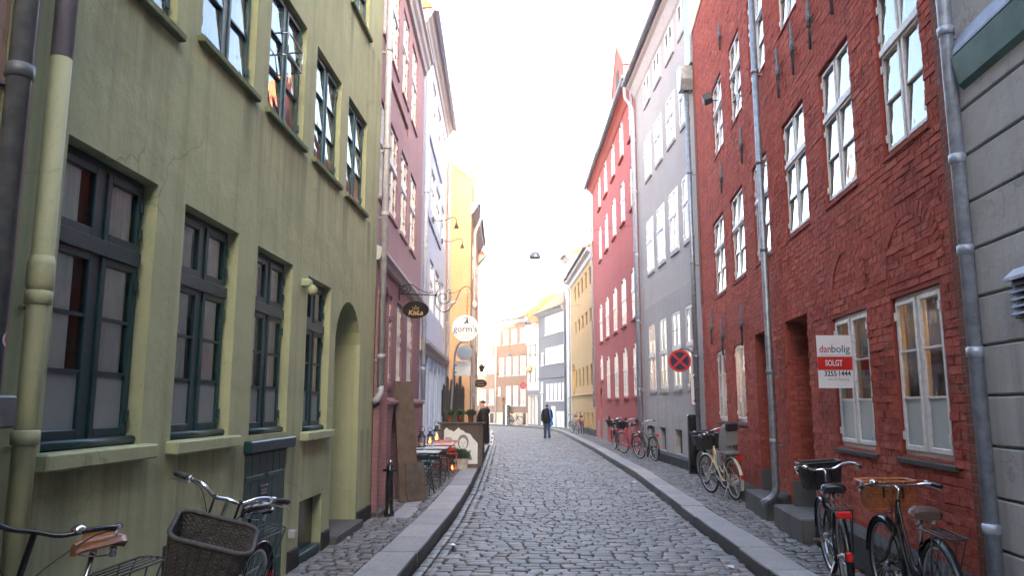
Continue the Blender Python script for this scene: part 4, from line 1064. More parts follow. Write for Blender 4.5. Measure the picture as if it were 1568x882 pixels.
h.cornice([(0, 2.2), (-.1, 2.24), (-.1, 2.3), (0, 2.34)], M['orange'], 'string_course')
x0, x1 = h.xr(0, 11.3); b = MB(); b.prism([(0, .05), (-.06, .05), (-.06, .4), (0, .45)], x0, x1, 'x'); b.build('plinth', M['plinth'], h.root)
h.cornice([(0, 9.4), (-.08, 9.45), (-.14, 9.65), (-.34, 9.75), (-.36, 9.95), (0, 9.98)], M['gpaint'], 'eaves_cornice'); h.gutter(9.97, .36, .08, M['zincdark']); h.roof(9.95, .3, 3, 2.4)
h.pipe(11.1, .2, 9.2, .055, .12, M['lavpipe'], collars=(2.4, 5, 7.5), top=(0, .4, .6), label='pale downpipe at the far corner of the yellow house')

# ---- narrow pale house
h = House('narrow_pale_house', 'narrow tall pale house squeezed between yellow and blue grey houses', (3.93, 50.5), (3.73, 52.6), 'R', 11.8, 6)
lst = [(a_, a_ + .6, z, z + 1.2, .1, 0, M['wpaint'], dict(split=.6, lo=2, back='bluedark')) for a_ in (.25, 1.2) for z in (3.0, 4.7, 6.6, 8.4, 10.1)]
ws = add_windows(h, lst); od = h.op(.6, 1.4, .3, 2.2, .2); h.wall([M['white']]); glaze(h, ws)
b = MB(); b.box(od['x0'], od['x1'], .15, .19, .3, 2.2); b.build('street_door', M['dark'], h.root)
h.cornice([(0, 11.4), (-.2, 11.6), (-.3, 11.8), (0, 11.85)], M['gpaint'], 'eaves_cornice'); h.gutter(11.8, .3, .08); h.roof(11.8, .3, 3, 1.2)
h.pipe(1.95, .2, 11, .06, .12, M['zinc'], top=(0, .35, .6), collars=(3, 6, 9))

# ---- blue grey house facing down the street
h = House('blue_grey_house', 'blue grey house with rows of white windows behind the walking man', (3.73, 52.5), (2.03, 58.5), 'R', 8.6, 6)
kw6 = dict(split=None, lo=2, up=1, back='blind', fw=.05, sw=.045, tilt=R(2))
lst = []
for k in range(5):
    a_ = .25 + k * .88
    lst += [(a_, a_ + .68, 1.98, 3.22, .08, 0, M['wpaint2'], kw6), (a_, a_ + .72, 4.66, 5.86, .07, 0, M['wpaint2'], kw6), (a_ - .05, a_ + .76, 6.85, 8.2, .06, 0, M['wpaint2'], kw6)]
lst += [(5.05, 5.6, 4.62, 5.62, .08, 0, M['wpaint2'], dict(kw6, cols=1)), (5.15, 5.7, 2.6, 3.4, .08, 0, M['wpaint2'], dict(kw6, cols=1))]
ws = add_windows(h, lst); od = h.op(5.3, 5.75, .2, 2.5, .1); h.wall([M['bluegrey']])
for o, fm, kw in ws: window(h, o, fm, **kw, sill=True, sill_d=.06, sill_h=.05)
b = MB(); b.box(od['x0'], od['x1'], .03, .08, .2, 2.5); b.build('street_door', M['wpaint2'], h.root, label='narrow white street door')
for a_, z_ in ((.3, 1.25), (1.25, 1.25), (2.35, 1.6)):
    x0, x1 = h.xr(a_, a_ + .75); b = MB(); b.cbox(x0, x1, -.05, .0, .15, z_, .01); b.build('cellar_shutter', M['wpaint2'], h.root)
h.cornice([(0, 3.6), (-.05, 3.62), (-.05, 3.7), (0, 3.72)], M['bluegrey'], 'string_course')
h.cornice([(0, 8.3), (-.1, 8.36), (-.3, 8.5), (-.3, 8.6), (0, 8.65)], M['gpaint'], 'eaves_cornice'); h.gutter(8.6, .3, .08, M['zinc']); h.roof(8.6, .3, 3, 2.6)
x0, x1 = h.xr(.6, 1.6); b = MB(); b.prism([(.5, 8.9), (.5, 10.3), (2.2, 10.5), (2.2, 8.9)], x0, x1, 'x'); b.build('dormer', M['white'], h.root)
b = MB(); b.prism([(.4, 10.3), (.4, 10.42), (2.3, 10.62), (2.3, 10.5)], x0 - .1, x1 + .1, 'x'); b.build('dormer_roof', M['zincdark'], h.root)
h.pipe(.1, .2, 8.2, .055, .1, M['lavpipe'], top=(0, .3, .4), collars=(2.5, 5, 7))

# ---- narrow white house
h = House('narrow_white_house', 'narrow white house with dark arched openings between blue grey and brick houses', (2.03, 58.5), (1.22, 60.0), 'R', 7.9, 6)
lst = [(a_, a_ + .5, z, z + 1.4, .08, 0, M['wpaint2'], dict(cols=1, lo=3, back='blind')) for a_ in (.2, 1.0) for z in (3.3, 5.2, 6.4) if z != 6.4]
ws = add_windows(h, lst); oo = [h.op(a_, a_ + .42, .2, 2.45, .3, .1) for a_ in (.12, .66, 1.2)]
h.wall([M['white'], M['bluegrey']], zsplit=2.8); glaze(h, ws)
for o in oo: b = MB(); b.box(o['x0'], o['x1'], .25, .29, .2, 2.45); b.build('street_door', M['dark'], h.root)
for a_ in (.2, 1.0):
    x0, x1 = h.xr(a_ - .05, a_ + .55); b = MB(); b.cbox(x0, x1, -.25, .0, 6.3, 6.4, .02); b.cbox(x0 + .05, x1 - .05, -.2, 0, 6.4, 7.5, .02); b.cbox(x0, x1, -.28, 0, 7.5, 7.62, .02); b.build('bay_window', M['wpaint2'], h.root)
h.cornice([(0, 7.7), (-.2, 7.8), (-.2, 7.9), (0, 7.95)], M['gpaint'], 'eaves_cornice'); h.roof(7.9, .2, 3, 2.4)

# ---- brown brick house closing the view
h = House('brown_brick_house', 'brown brick house with white windows closing the view at the bend', (1.22, 60.0), (-8, 74), 'R', 8.6, 7)
BRN = h
kw8 = dict(split=.62, lo=2, up=1, back='blind', fw=.06, sw=.05, tilt=R(2))
lst = []
for k in range(4): lst.append((.3 + k * 1.05, 1.0 + k * 1.05, 4.05, 5.55, .09, 0, M['wpaint2'], kw8))
for k in range(3): lst.append((.3 + k * 1.05, 1.0 + k * 1.05, 1.62, 3.2, .09, 0, M['wpaint2'], kw8))
for k in range(8): lst += [(5.0 + k * 1.25, 5.75 + k * 1.25, 1.7, 3.0, .09, 0, M['wpaint2'], kw8), (5.0 + k * 1.25, 5.75 + k * 1.25, 4.3, 5.8, .09, 0, M['wpaint2'], kw8)]
lst += [(.3 + k * 1.25, 1.05 + k * 1.25, 6.6, 7.8, .09, 0, M['wpaint2'], kw8) for k in range(12)]
lst += [(3.98, 4.32, 2.45, 3.15, .09, 0, M['wpaint2'], dict(kw8, cols=1, split=None))]
ws = add_windows(h, lst); on = h.op(3.2, 3.75, 1.25, 2.3, .3, .25); od = h.op(.25, .7, .15, 1.05, .1); od2 = h.op(3.05, 3.6, .15, 1.2, .1) if False else None
ocs = [h.op(5.0 + k * 1.25, 5.6 + k * 1.25, .2, 1.0, .1) for k in range(3)]
h.wall([M['brownbrick'], M['creamplaster']], zsplit=1.07)
for o, fm, kw in ws: window(h, o, fm, **kw, sill=True, sill_d=.05, sill_h=.05)
b = MB(); b.box(on['x0'], on['x1'], .27, .29, 1.25, 2.3); b.build('arch_niche', M['rawbrick'], h.root)
for o in ocs + [od]: b = MB(); b.box(o['x0'], o['x1'], .06, .09, o['z0'], o['z1']); b.build('cellar_hatch', M['dark'], h.root)
for a_, b_, mm in ((3.0, 3.35, 'black'), (2.75, 2.98, 'wpaint2'), (2.4, 2.73, 'black')):
    x0, x1 = h.xr(a_ - .2, b_ - .2); b = MB(); b.cbox(x0, x1, -.3, -.2, .12, 1.7, .01); b.build('gate_leaf', M[mm], h.root)
h.cornice([(0, 8.2), (-.1, 8.25), (-.3, 8.45), (-.3, 8.6), (0, 8.65)], M['gpaint'], 'eaves_cornice'); h.gutter(8.6, .3, .08); h.roof(8.6, .3, 4, 3.4)
h.pipe(4.55, .2, 8.2, .07, .1, M['lavpipe'], collars=(3, 6))
for a_ in (1.2, 3.6, 6.0):
    x0, x1 = h.xr(a_, a_ + 1.1); b = MB(); b.prism([(.6, 8.8), (.6, 10.2), (2.6, 10.5), (2.6, 8.8)], x0, x1, 'x'); b.build('dormer', M['white'], h.root)
# ------------------------------------------------------------------ fence, bollard, board
f = thing('timber_fence', 'black timber fence of uneven pointed planks beside the orange gable', 'fence', (-2.2, 24.3, PZ), 0)
for i in range(7):
    hgt = (2.25, 2.5, 2.15, 2.65, 2.3, 2.55, 2.2)[i]; w_ = .098; b = MB(); x = i * .1
    b.prism([(x, 0), (x + w_, 0), (x + w_, hgt - .1), (x + w_ * (.3 + .1 * (i % 3)), hgt), (x, hgt - .16)], (i % 2) * .03, .03 + (i % 2) * .03, 'y'); b.build('plank', M['blackwood'], f)
for z_ in (.6, 1.8): b = MB(); b.box(0, .7, .065, .11, z_, z_ + .09); b.build('rail', M['blackwood'], f)
f2 = thing('leaning_post', 'dark leaning timber post standing in front of the fence', 'post', (-1.98, 23.6, PZ)); b = MB(); b.bar((0, 0, 0), (.1, .3, 2.35), .06, .05); b.build('pole', M['blackwood'], f2)

b = MB(); b.lathe([(.06, 0), (.075, .005), (.075, .06), (.055, .09), (.05, .62), (.062, .63), (.062, .66), (.05, .67), (.05, .7), (.03, .73), (.022, .745)], (0, 0, 0), 16)
bo = thing('bollard', 'black cast iron bollard with a shiny knob beside the pink doorway', 'bollard', (-1.76, 11.25, PZ)); b.build('post', M['black'], bo)
b = MB(); b.lathe([(.006, .735), (.026, .75), (.03, .765), (.022, .785), (.004, .79)], n=12); b.build('knob', M['chrome'], bo)
b = MB(); b.tube([(-.1, 0, .645), (.1, 0, .645)], .018, 8); b.build('crossbar', M['black'], bo)

bd = thing('leaning_board', 'tall weathered plywood board leaning on the pink brick wall', 'board', (-1.68, 12.9, PZ + .012), R(-48))
b = MB(); b.cbox(-.012, .012, -.2, .18, 0, 1.98, .004); b.build('sheet', M['plywood'], bd, rot=(0, R(-7.5), 0))
b = MB(); b.cbox(-.012, .012, -.14, .24, 0, .62, .004); b.build('lower_panel', M['oldwood'], bd, (.05, .06, 0), (0, R(-9), 0))

# ------------------------------------------------------------------ cafe furniture
def make_table(nm, label, x, y, mat, legmat, w=.62, d=.62, rz=0, hgt=.72):
    t = thing(nm, label, 'table', (x, y, PZ), rz, 'folding cafe tables along the blue wall')
    n = 6
    for i in range(n):
        b = MB(); b.cbox(-w / 2, w / 2, -d / 2 + i * d / n + .004, -d / 2 + (i + 1) * d / n - .004, hgt - .018, hgt, .004); b.build('slat', mat, t)
    b = MB(); b.box(-w / 2 + .02, -w / 2 + .045, -d / 2, d / 2, hgt - .045, hgt - .019); b.box(w / 2 - .045, w / 2 - .02, -d / 2, d / 2, hgt - .045, hgt - .019); b.build('rail', legmat, t)
    for s in (-1, 1):
        b = MB(); b.bar((-.24, s * .22, 0), (.24, s * .2, hgt - .04), .022, .012); b.build('leg', legmat, t)
        b = MB(); b.bar((.24, s * .205, 0), (-.24, s * .185, hgt - .04), .022, .012); b.build('leg', legmat, t)
    return t
def make_chair(label, x, y, rz, mat, nm='folding_chair', grp='folding chairs at the cafe tables'):
    t = thing(nm, label, 'chair', (x, y, PZ), rz, grp)
    for s in (-1, 1):
        b = MB(); b.tube([(-.2, s * .19, 0), (.03, s * .19, .3), (.2, s * .19, .45)], .009, 6); b.build('leg', mat, t)
        b = MB(); b.tube(smooth_path([(.22, s * .205, 0), (.0, s * .205, .3), (-.12, s * .2, .5), (-.19, s * .19, .72)], 4), .009, 6); b.build('leg', mat, t)
    for i in range(6):
        b = MB(); xx = -.15 + i * .062; b.cbox(xx, xx + .05, -.2, .2, .445, .458, .003); b.build('seat_slat', mat, t)
    for z_, x_ in ((.56, -.145), (.67, -.178)):
        b = MB(); b.cbox(-.008, .008, -.2, .2, -.035, .035, .003); b.build('back_slat', mat, t, (x_, 0, z_), (0, R(-14), 0))
    b = MB(); b.tube([(.08, -.2, .18), (.08, .2, .18)], .007, 6); b.tube([(-.12, -.2, .12), (-.12, .2, .12)], .007, 6); b.build('stretcher', mat, t)
    return t
make_table('cafe_table', 'pale grey slatted table nearest the leaning plywood board', -1.66, 14.55, M['tablegrey'], M['cafegreen'])
make_table('cafe_table', 'pale grey slatted table second from the leaning board', -1.62, 15.85, M['tablegrey'], M['cafegreen'])
make_table('cafe_table', 'pale grey slatted table just in front of the red table', -1.62, 17.3, M['tablegrey'], M['cafegreen'])
make_table('cafe_table', 'worn red slatted table nearest the poster stand', -1.64, 18.75, M['tablered'], M['cafered'], w=.66)
make_chair('dark green folding chair nearest the leaning board', -1.62, 13.85, R(85), M['cafegreen'])
make_chair('dark green folding chair between the first and second grey tables', -1.6, 15.2, R(93), M['cafegreen'])
make_chair('dark green folding chair between the second and third grey tables', -1.58, 16.6, R(86), M['cafegreen'])
make_chair('red folding chair facing away on the street side of the red table', -1.5, 18.15, R(82), M['cafered'])
make_chair('red folding chair with its back to the poster stand', -1.72, 19.25, R(-88), M['cafered'])
def lantern(label, x, y, z, lit, s=1.0):
    t = thing('lantern', label, 'lantern', (x, y, z), random.uniform(-.3, .3), 'candle lanterns on the cafe tables')
    b = MB(); b.box(-.065, .065, -.065, .065, 0, .02); b.build('base', M['black'], t)
    for i, j in ((-1, -1), (1, -1), (1, 1), (-1, 1)): b = MB(); b.box(i * .058 - .006, i * .058 + .006, j * .058 - .006, j * .058 + .006, .02, .2); b.build('corner_post', M['black'], t)
    b = MB(); b.lathe([(.1, .2), (.095, .21), (.05, .26), (.035, .3), (.04, .31), (.02, .33)], (0, 0, 0), 4); b.build('lantern_roof', M['black'], t)
    b = MB(); b.tube(smooth_path([(-.04, 0, .3), (-.05, 0, .38), (0, 0, .43), (.05, 0, .38), (.04, 0, .3)], 4), .006, 6); b.build('handle', M['black'], t)
    b = MB(); b.lathe([(.03, .02), (.03, .1)], n=10); b.build('candle', M['flame'] if lit else M['whitelens'], t)
    if lit: b = MB(); b.lathe([(.004, .1), (.017, .12), (.012, .145), (.002, .17)], n=8); b.build('flame', M['flame'], t)
    for k in range(4):
        b = MB(); b.quad((-.052, -.056, .02), (.052, -.056, .02), (.052, -.056, .2), (-.052, -.056, .2)); b.xf(Matrix.Rotation(R(90 * k), 4, 'Z')); b.build('pane', M['clear'], t)
    t.scale = (s, s, s)
ZT = PZ + .721
lantern('black candle lantern glowing on the first grey table by the board', -1.88, 14.4, ZT, True, .95)
lantern('unlit black lantern with a tall handle on the second grey table', -1.84, 15.8, ZT, False, 1.0)
lantern('black candle lantern glowing on the third grey table', -1.82, 17.2, ZT, True, .85)
lantern('tall black candle lantern glowing on the red table', -1.82, 18.7, ZT, True, 1.1)
lantern('black candle lantern on the paving beneath the red table', -1.45, 18.9, PZ + .004, True, .8)

# ------------------------------------------------------------------ poster stand with pots and planter
ps = thing('poster_stand', 'old wooden poster stand with a torn grey portrait print', 'sign board', (-1.3, 19.75, PZ), R(-3))
for s in (-1, 1): b = MB(); b.cbox(s * .5 - .032, s * .5 + .032, -.06, .3, 0, 1.1, .008); b.build('side_post', M['oldwood'], ps)
b = MB(); b.cbox(-.6, .6, -.1, .36, 1.1, 1.135, .008); b.build('top_shelf', M['oldwood'], ps)
b = MB(); b.cbox(-.46, .46, -.05, -.0, 1.05, 1.1, .006); b.build('top_rail', M['oldwood'], ps)
b = MB(); b.cbox(-.46, .46, -.05, -.0, .0, .08, .006); b.build('bottom_rail', M['oldwood'], ps)
b = MB(); b.box(-.46, .46, -.03, -.01, .08, 1.05); pp = b.build('poster_panel', M['posterdark'], ps)
rg = random.Random(8); top = []
for k in range(15):
    x = -.43 + .86 * k / 14; top.append((x, .95 + .035 * math.sin(k * 1.3) + rg.uniform(-.025, .025) - (.05 * (k - 8) if k > 8 else 0)))
b = MB(); b.prism([(-.43, .1)] + top + [(.43, .1)], -.034, -.0305, 'y'); b.build('torn_print', M['poster'], pp)
def ink(poly, lev, m): b = MB(); b.prism(poly, -.0345 - lev * .0006, -.034 - lev * .0006, 'y'); return b
ob = MB(); el = lambda cx, cz, rx, rz, n=18: [(cx + rx * math.cos(2 * math.pi * k / n), cz + rz * math.sin(2 * math.pi * k / n)) for k in range(n)]
ob.add(ink(el(.06, .64, .14, .19), 1, None)); ob.add(ink([(-.14, .2), (-.1, .36), (.0, .46), (.13, .46), (.24, .36), (.3, .2)], 1, None)); ob.build('portrait_shadow', M['ink'], pp)
ob = MB(); ob.add(ink(el(.06, .61, .1, .14), 3, None)); ob.add(ink([(-.08, .2), (-.04, .33), (.05, .4), (.12, .34), (.16, .2)], 3, None)); ob.build('portrait_light', M['poster'], pp)
ob = MB()
for cx_, cz_, rx, rz_ in ((.03, .63, .016, .009), (.095, .63, .016, .009), (.06, .535, .028, .007), (.062, .585, .008, .016)): ob.add(ink(el(cx_, cz_, rx, rz_, 10), 5, None))
for k in range(3): ob.add(ink([(-.4, .74 - k * .035), (-.25 + k * .03, .74 - k * .035), (-.25 + k * .03, .755 - k * .035), (-.4, .755 - k * .035)], 5, None))
ob.build('portrait_lines', M['posterdark'], pp)
def leaves(n, rx, ry, h, seed, up=.7, ln=.12, wd=.014, base=0):
    rg = random.Random(seed); b = MB()
    for _ in range(n):
        a_ = rg.uniform(0, 6.283); q = math.sqrt(rg.random()); x, y = rx * q * math.cos(a_) * .75, ry * q * math.sin(a_) * .75
        hh = h * rg.uniform(.15, 1) * (1 - .45 * q); p = Vector((x, y, base + hh * .55)); d = Vector((x / max(rx, .01) + rg.uniform(-.6, .6), y / max(ry, .01) + rg.uniform(-.6, .6), up * 2 * rg.uniform(.4, 1))).normalized()
        t = p + d * ln * rg.uniform(.6, 1.3); sd = d.cross(Vector((rg.uniform(-1, 1), rg.uniform(-1, 1), .2))).normalized() * wd; m = (p + t) / 2
        b.quad(tuple(p), tuple(m + sd), tuple(t), tuple(m - sd))
        if _ % 6 == 0: b.bar((x * .5, y * .5, base - .02), tuple(p), .005, .005)
    return b
for i, (x, lb) in enumerate(((-1.6, 'leftmost'), (-1.33, 'middle'), (-1.05, 'rightmost'))):
    t = thing('potted_plant', f'{lb} of three bushy green plants in copper pots on the poster stand', 'potted plant', (x, 19.72, PZ + 1.141), 0, 'copper pots on the poster stand')
    b = MB(); b.lathe([(.055, 0), (.062, .01), (.075, .16), (.082, .165), (.082, .175), (.07, .17), (.066, .15)], n=18); b.build('pot', M['coppot'], t)
    leaves(420, .13, .13, .26, 30 + i, .7, .08, .011, .15).build('foliage', M['leaf'], t)
t = thing('planter_box', 'whitewashed wooden crate planter with grey green shrubs before the poster', 'planter', (-1.42, 19.45, PZ), R(-3))
for z0, z1 in ((0, .12), (.125, .25)): b = MB(); b.cbox(-.3, .3, -.14, -.115, z0, z1, .006); b.build('board', M['greywood'], t); b = MB(); b.cbox(-.3, .3, .115, .14, z0, z1, .006); b.build('board', M['greywood'], t)
for s in (-1, 1): b = MB(); b.cbox(s * .29 - .012, s * .29 + .012, -.112, .112, 0, .25, .006); b.build('end_board', M['greywood'], t)
b = MB(); b.box(-.27, .27, -.11, .11, .02, .2); b.build('soil', M['earth'], t)
b = MB(); b.cbox(-.05, .05, -.143, -.139, .14, .17, .001); b.build('hand_hole', M['posterdark'], t)
leaves(1500, .4, .2, .42, 55, .75, .15, .01, .2).build('foliage', M['leaf2'], t)

# ------------------------------------------------------------------ traffic signs
def sign_face(t, rad, y, lev):
    pass
tp = thing('rear_facing_sign_post', 'bent steel post holding the bare backs of a round and a square sign', 'road sign', (-1.82, 22.4, PZ), R(0))
b = MB(); b.tube(smooth_path([(0, 0, 0), (.06, 0, 1.5), (.12, 0, 2.75), (.16, 0, 3.15), (.28, 0, 3.38), (.45, 0, 3.42), (.53, 0, 3.4)], 5), .03, 10); b.build('post', M['zinc'], tp)
b = MB(); b.disc((.43, 0, 3.1), .235, .235, .02, .035); b.build('round_sign', M['signback'], tp)
b = MB(); b.cbox(.14, .62, .02, .03, 2.42, 2.84, .008); b.build('square_sign', M['signback'], tp)
b = MB(); b.box(.1, .2, -.02, .02, 2.7, 2.74); b.box(.1, .2, -.02, .02, 2.5, 2.54); b.build('clamp', M['zincdark'], tp)
def no_stopping(name, label, loc, rz, rad, hgt, arm, plate):
    t = thing(name, label, 'road sign', loc, rz)
    b = MB(); pts = [(arm, 0, 0), (arm, 0, hgt + rad * .1), (arm - .04, 0, hgt + rad * .7), (arm * .55, 0, hgt + rad * 1.1), (0, 0, hgt + rad * 1.06)]
    b.tube(smooth_path(pts, 5) if arm > .05 else [(0, .05, 0), (0, .05, hgt + rad)], .028, 10); b.build('post', M['zinc'], t)
    b = MB(); b.disc((0, 0, hgt), rad, rad, -.02, -.008, 40); b.build('red_ring', M['signred'], t)
    b = MB(); b.disc((0, 0, hgt), rad * .8, rad * .8, -.0225, -.0195, 40); b.build('blue_field', M['signblue'], t)
    for s in (-1, 1):
        b = MB(); q = rad * .575; k = rad * .075
        b.prism([(-q - k * s, hgt - s * q + k), (-q + k * s, hgt - s * q - k), (q + k * s, hgt + s * q - k), (q - k * s, hgt + s * q + k)], -.0245 - .0006 * s, -.0215, 'y'); b.build('diagonal', M['signred'], t)
    if plate:
        b = MB(); b.cbox(arm - .1, arm + .1, -.04, -.03, hgt - rad - .78, hgt - rad - .03, .005); p = b.build('sub_plate', M['signred'], t)
        b = MB(); b.box(arm - .088, arm + .088, -.0425, -.039, hgt - rad - .768, hgt - rad - .042); b.build('plate_face', M['signwhite'], p)
        b = MB(); z0, z1 = hgt - rad - .66, hgt - rad - .15; b.box(arm - .015, arm + .015, -.0445, -.042, z0, z1); b.prism([(arm - .045, z1), (arm + .045, z1), (arm, z1 + .08)], -.0445, -.042, 'y'); b.prism([(arm + .045, z0), (arm - .045, z0), (arm, z0 - .08)], -.0445, -.042, 'y'); b.build('plate_arrow', M['signblack'], p)
    return t
no_stopping('no_stopping_sign', 'round red and blue no stopping sign on a bent pole by the grey house', (4.02, 18.3, PZ), R(-4), .27, 2.62, .33, True)
no_stopping('no_stopping_sign', 'small distant no stopping sign in front of the brown brick house', (.85, 59.0, PZ), 0, .29, 3.05, 0, True)
b = MB(); b.cbox(-.11, .11, -.06, .06, 0, 1.35, .02); pc = thing('cable_cabinet', 'tall narrow black box at the foot of the no stopping sign', 'utility box', (4.2, 18.0, PZ), R(2)); b.build('cabinet', M['black'], pc)

# ------------------------------------------------------------------ hanging shop signs
def spiral(cx, cz, r0, r1, a0, a1, n=26): return [(cx + (r0 + (r1 - r0) * i / n) * math.cos(R(a0 + (a1 - a0) * i / n)), 0, cz + (r0 + (r1 - r0) * i / n) * math.sin(R(a0 + (a1 - a0) * i / n))) for i in range(n + 1)]
k = thing('oval_shop_sign', 'black oval sign with gold lettering on a wrought iron arm over the pink wall', 'shop sign', (-1.72, 13.5, 3.38))
b = MB(); b.disc((0, 0, 0), .235, .155, -.012, .012, 40); b.build('board', M['signblack'], k)
text('lettering', 'KisLa', .12, M['gold'], k, (0, -.0135, -.055), (R(90), 0, 0), shear=.15, bold=.002)
b = MB()
for s in (-1, 1): b.tube([(s * .055 + .01 * s, -.014, .05), (s * .03, -.014, .02), (s * .02, -.014, .04), (0, -.014, .085), (0, -.014, .03)], .003, 5)
b.tube([(-.05, -.014, .02), (0, -.014, .005), (.05, -.014, .02)], .003, 5); b.build('crown_emblem', M['gold'], k)
b = MB(); b.tube([(-.3, 0, .29), (.34, 0, .265)], .011, 8); b.tube([(-.3, 0, .17), (-.3, 0, .47)], .012, 8); b.tube(spiral(-.2, .37, .02, .1, 200, 760), .008, 6)
b.tube(smooth_path([(-.29, 0, .42), (-.1, 0, .46), (.05, 0, .37), (.2, 0, .31), (.3, 0, .3)], 5), .008, 6); b.tube(spiral(.27, .33, .005, .035, 0, 400, 14), .007, 6)
b.tube([(-.09, 0, .28), (-.12, 0, .12)], .006, 6); b.tube([(.09, 0, .27), (.1, 0, .12)], .006, 6); b.tube([(.34, 0, .255), (.36, 0, .275)], .018, 8); b.build('bracket', M['iron'], k)

g_ = thing('round_shop_sign', 'round white shop sign with a dark portrait logo on a scrolled iron bracket', 'shop sign', (-1.29, 21.0, 3.80))
b = MB(); b.disc((0, 0, 0), .365, .365, -.012, .012, 48); b.build('board', M['signwhite'], g_)
text('lettering', "gorm's", .25, M['ink_navy'], g_, (0, -.0135, -.03), (R(90), 0, 0), bold=.003, sx=.98)
b = MB()
for z_, w_ in ((-.165, .23), (-.185, .2), (-.255, .15), (-.27, .13)): b.box(-w_, w_, -.0135, -.0125, z_ - .006, z_ + .006)
b.build('small_print', M['greyink'], g_)
b = MB(); b.box(-.25, .25, -.0137, -.0127, -.222, -.217); b.build('rule_line', M['ink_navy'], g_)
b = MB(); P = [(-.02, .3), (.03, .315), (.07, .29), (.085, .24), (.075, .19), (.095, .13), (.05, .12), (.04, .15), (.01, .125), (-.06, .115), (-.045, .15), (-.005, .165), (-.03, .185), (-.05, .19), (-.04, .22), (-.05, .25), (-.075, .265)]
b.prism(P, -.0138, -.0125, 'y'); b.build('head_logo', M['ink_navy'], g_)
b = MB(); b.prism([(-.03, .195), (-.012, .185), (.012, .2), (.02, .24), (.0, .265), (-.025, .25)], -.0146, -.0134, 'y'); b.build('logo_face', M['signwhite'], g_)
b = MB(); b.prism([(-.045, .262), (.0, .285), (.055, .265), (.05, .25), (.0, .266), (-.04, .245)], -.0156, -.0134, 'y'); b.build('logo_band', M['signwhite'], g_)
b = MB(); b.tube(spiral(-.62, .86, .05, .22, -90, 400, 40), .012, 6)
b.tube(smooth_path([(-.86, 0, 1.35), (-.78, 0, 1.28), (-.74, 0, 1.15), (-.82, 0, .95), (-.84, 0, .7), (-.68, 0, .47), (-.48, 0, .5), (-.28, 0, .78), (-.12, 0, 1.1), (.06, 0, 1.17), (.13, 0, 1.08), (.06, 0, 1.0)], 6), .013, 6)
b.tube(spiral(-.8, 1.27, .02, .075, 0, 500), .009, 6); b.tube(spiral(-.45, 1.03, .01, .07, 180, 560), .009, 6); b.tube(smooth_path([(-.5, 0, .98), (-.3, 0, 1.0), (-.15, 0, 1.08)], 5), .009, 6); b.build('bracket', M['iron'], g_)
b = MB(); b.tube([(.05, 0, 1.1), (.05, 0, .36)], .009, 6)
for z_ in (.5, .62, .74, .86): b.ring((.05, 0, z_), .025, .008, 'y', 10, 5)
b.build('chain', M['roofred'], g_)
sp_ = thing('spoon_ornament', 'large grey wooden spoon ornament hung across the round sign bracket', 'ornament', (-1.27, 20.97, 4.72))
b = MB(); b.tube([(.12, 0, .13), (-.3, 0, -.17)], .014, 8); b.build('handle', M['gpaint'], sp_)
b = MB()
for k_ in range(9): pass
pts = [(-.28 - .03 * k_, 0, -.16 - .018 * k_) for k_ in range(7)]; b.tube(pts, [.012, .04, .055, .058, .052, .036, .008], 10); b.build('bowl', M['gpaint'], sp_)

c_ = thing('small_oval_sign', 'small dark oval sign on an arm beyond the orange house', 'shop sign', (-1.2, 29.0, 2.5))
b = MB(); b.disc((0, 0, 0), .25, .155, -.012, .012, 32); b.build('board', M['signblack'], c_)
b = MB(); b.tube([(-.17, -.014, .045), (-.12, -.014, .02), (-.08, -.014, .055), (-.03, -.014, .025), (.02, -.014, .055), (.07, -.014, .025), (.14, -.014, .05)], .007, 5); b.tube([(-.1, -.014, -.07), (-.05, -.014, -.03), (-.0, -.014, -.08), (.05, -.014, -.04), (.1, -.014, -.075), (.16, -.014, -.05)], .009, 5); b.build('gilt_flourish', M['gold'], c_)
b = MB(); b.tube([(-.26, 0, .32), (.75, 0, .35)], .008, 6); b.tube([(-.1, 0, .32), (-.1, 0, .14)], .005, 5); b.tube([(.1, 0, .33), (.1, 0, .14)], .005, 5); b.build('bracket', M['iron'], c_)

for (y_, z_, lb) in ((19.7, 6.55, 'nearer of two gooseneck lamps on the pale blue wall'), (23.0, 6.7, 'farther of two gooseneck lamps on the pale blue wall')):
    t = thing('gooseneck_lamp', lb, 'wall lamp', (-2.12 - (y_ - 19.7) * .018, y_, z_), 0, 'gooseneck lamps on the blue wall')
    b = MB(); b.box(-.0, .05, -.05, .05, -.08, .08); b.build('wall_plate', M['iron'], t)
    b = MB(); b.tube(smooth_path([(.04, 0, .0), (.3, 0, -.01), (.48, 0, .06), (.58, 0, .08), (.64, 0, .02), (.645, 0, -.1)], 5), .011, 8); b.build('arm', M['iron'], t)
    b = MB(); b.lathe([(.02, .02), (.025, 0), (.06, -.1), (.062, -.12)], (.645, 0, -.1), 12); b.build('lamp_shade', M['copper'] if False else M['iron'], t)

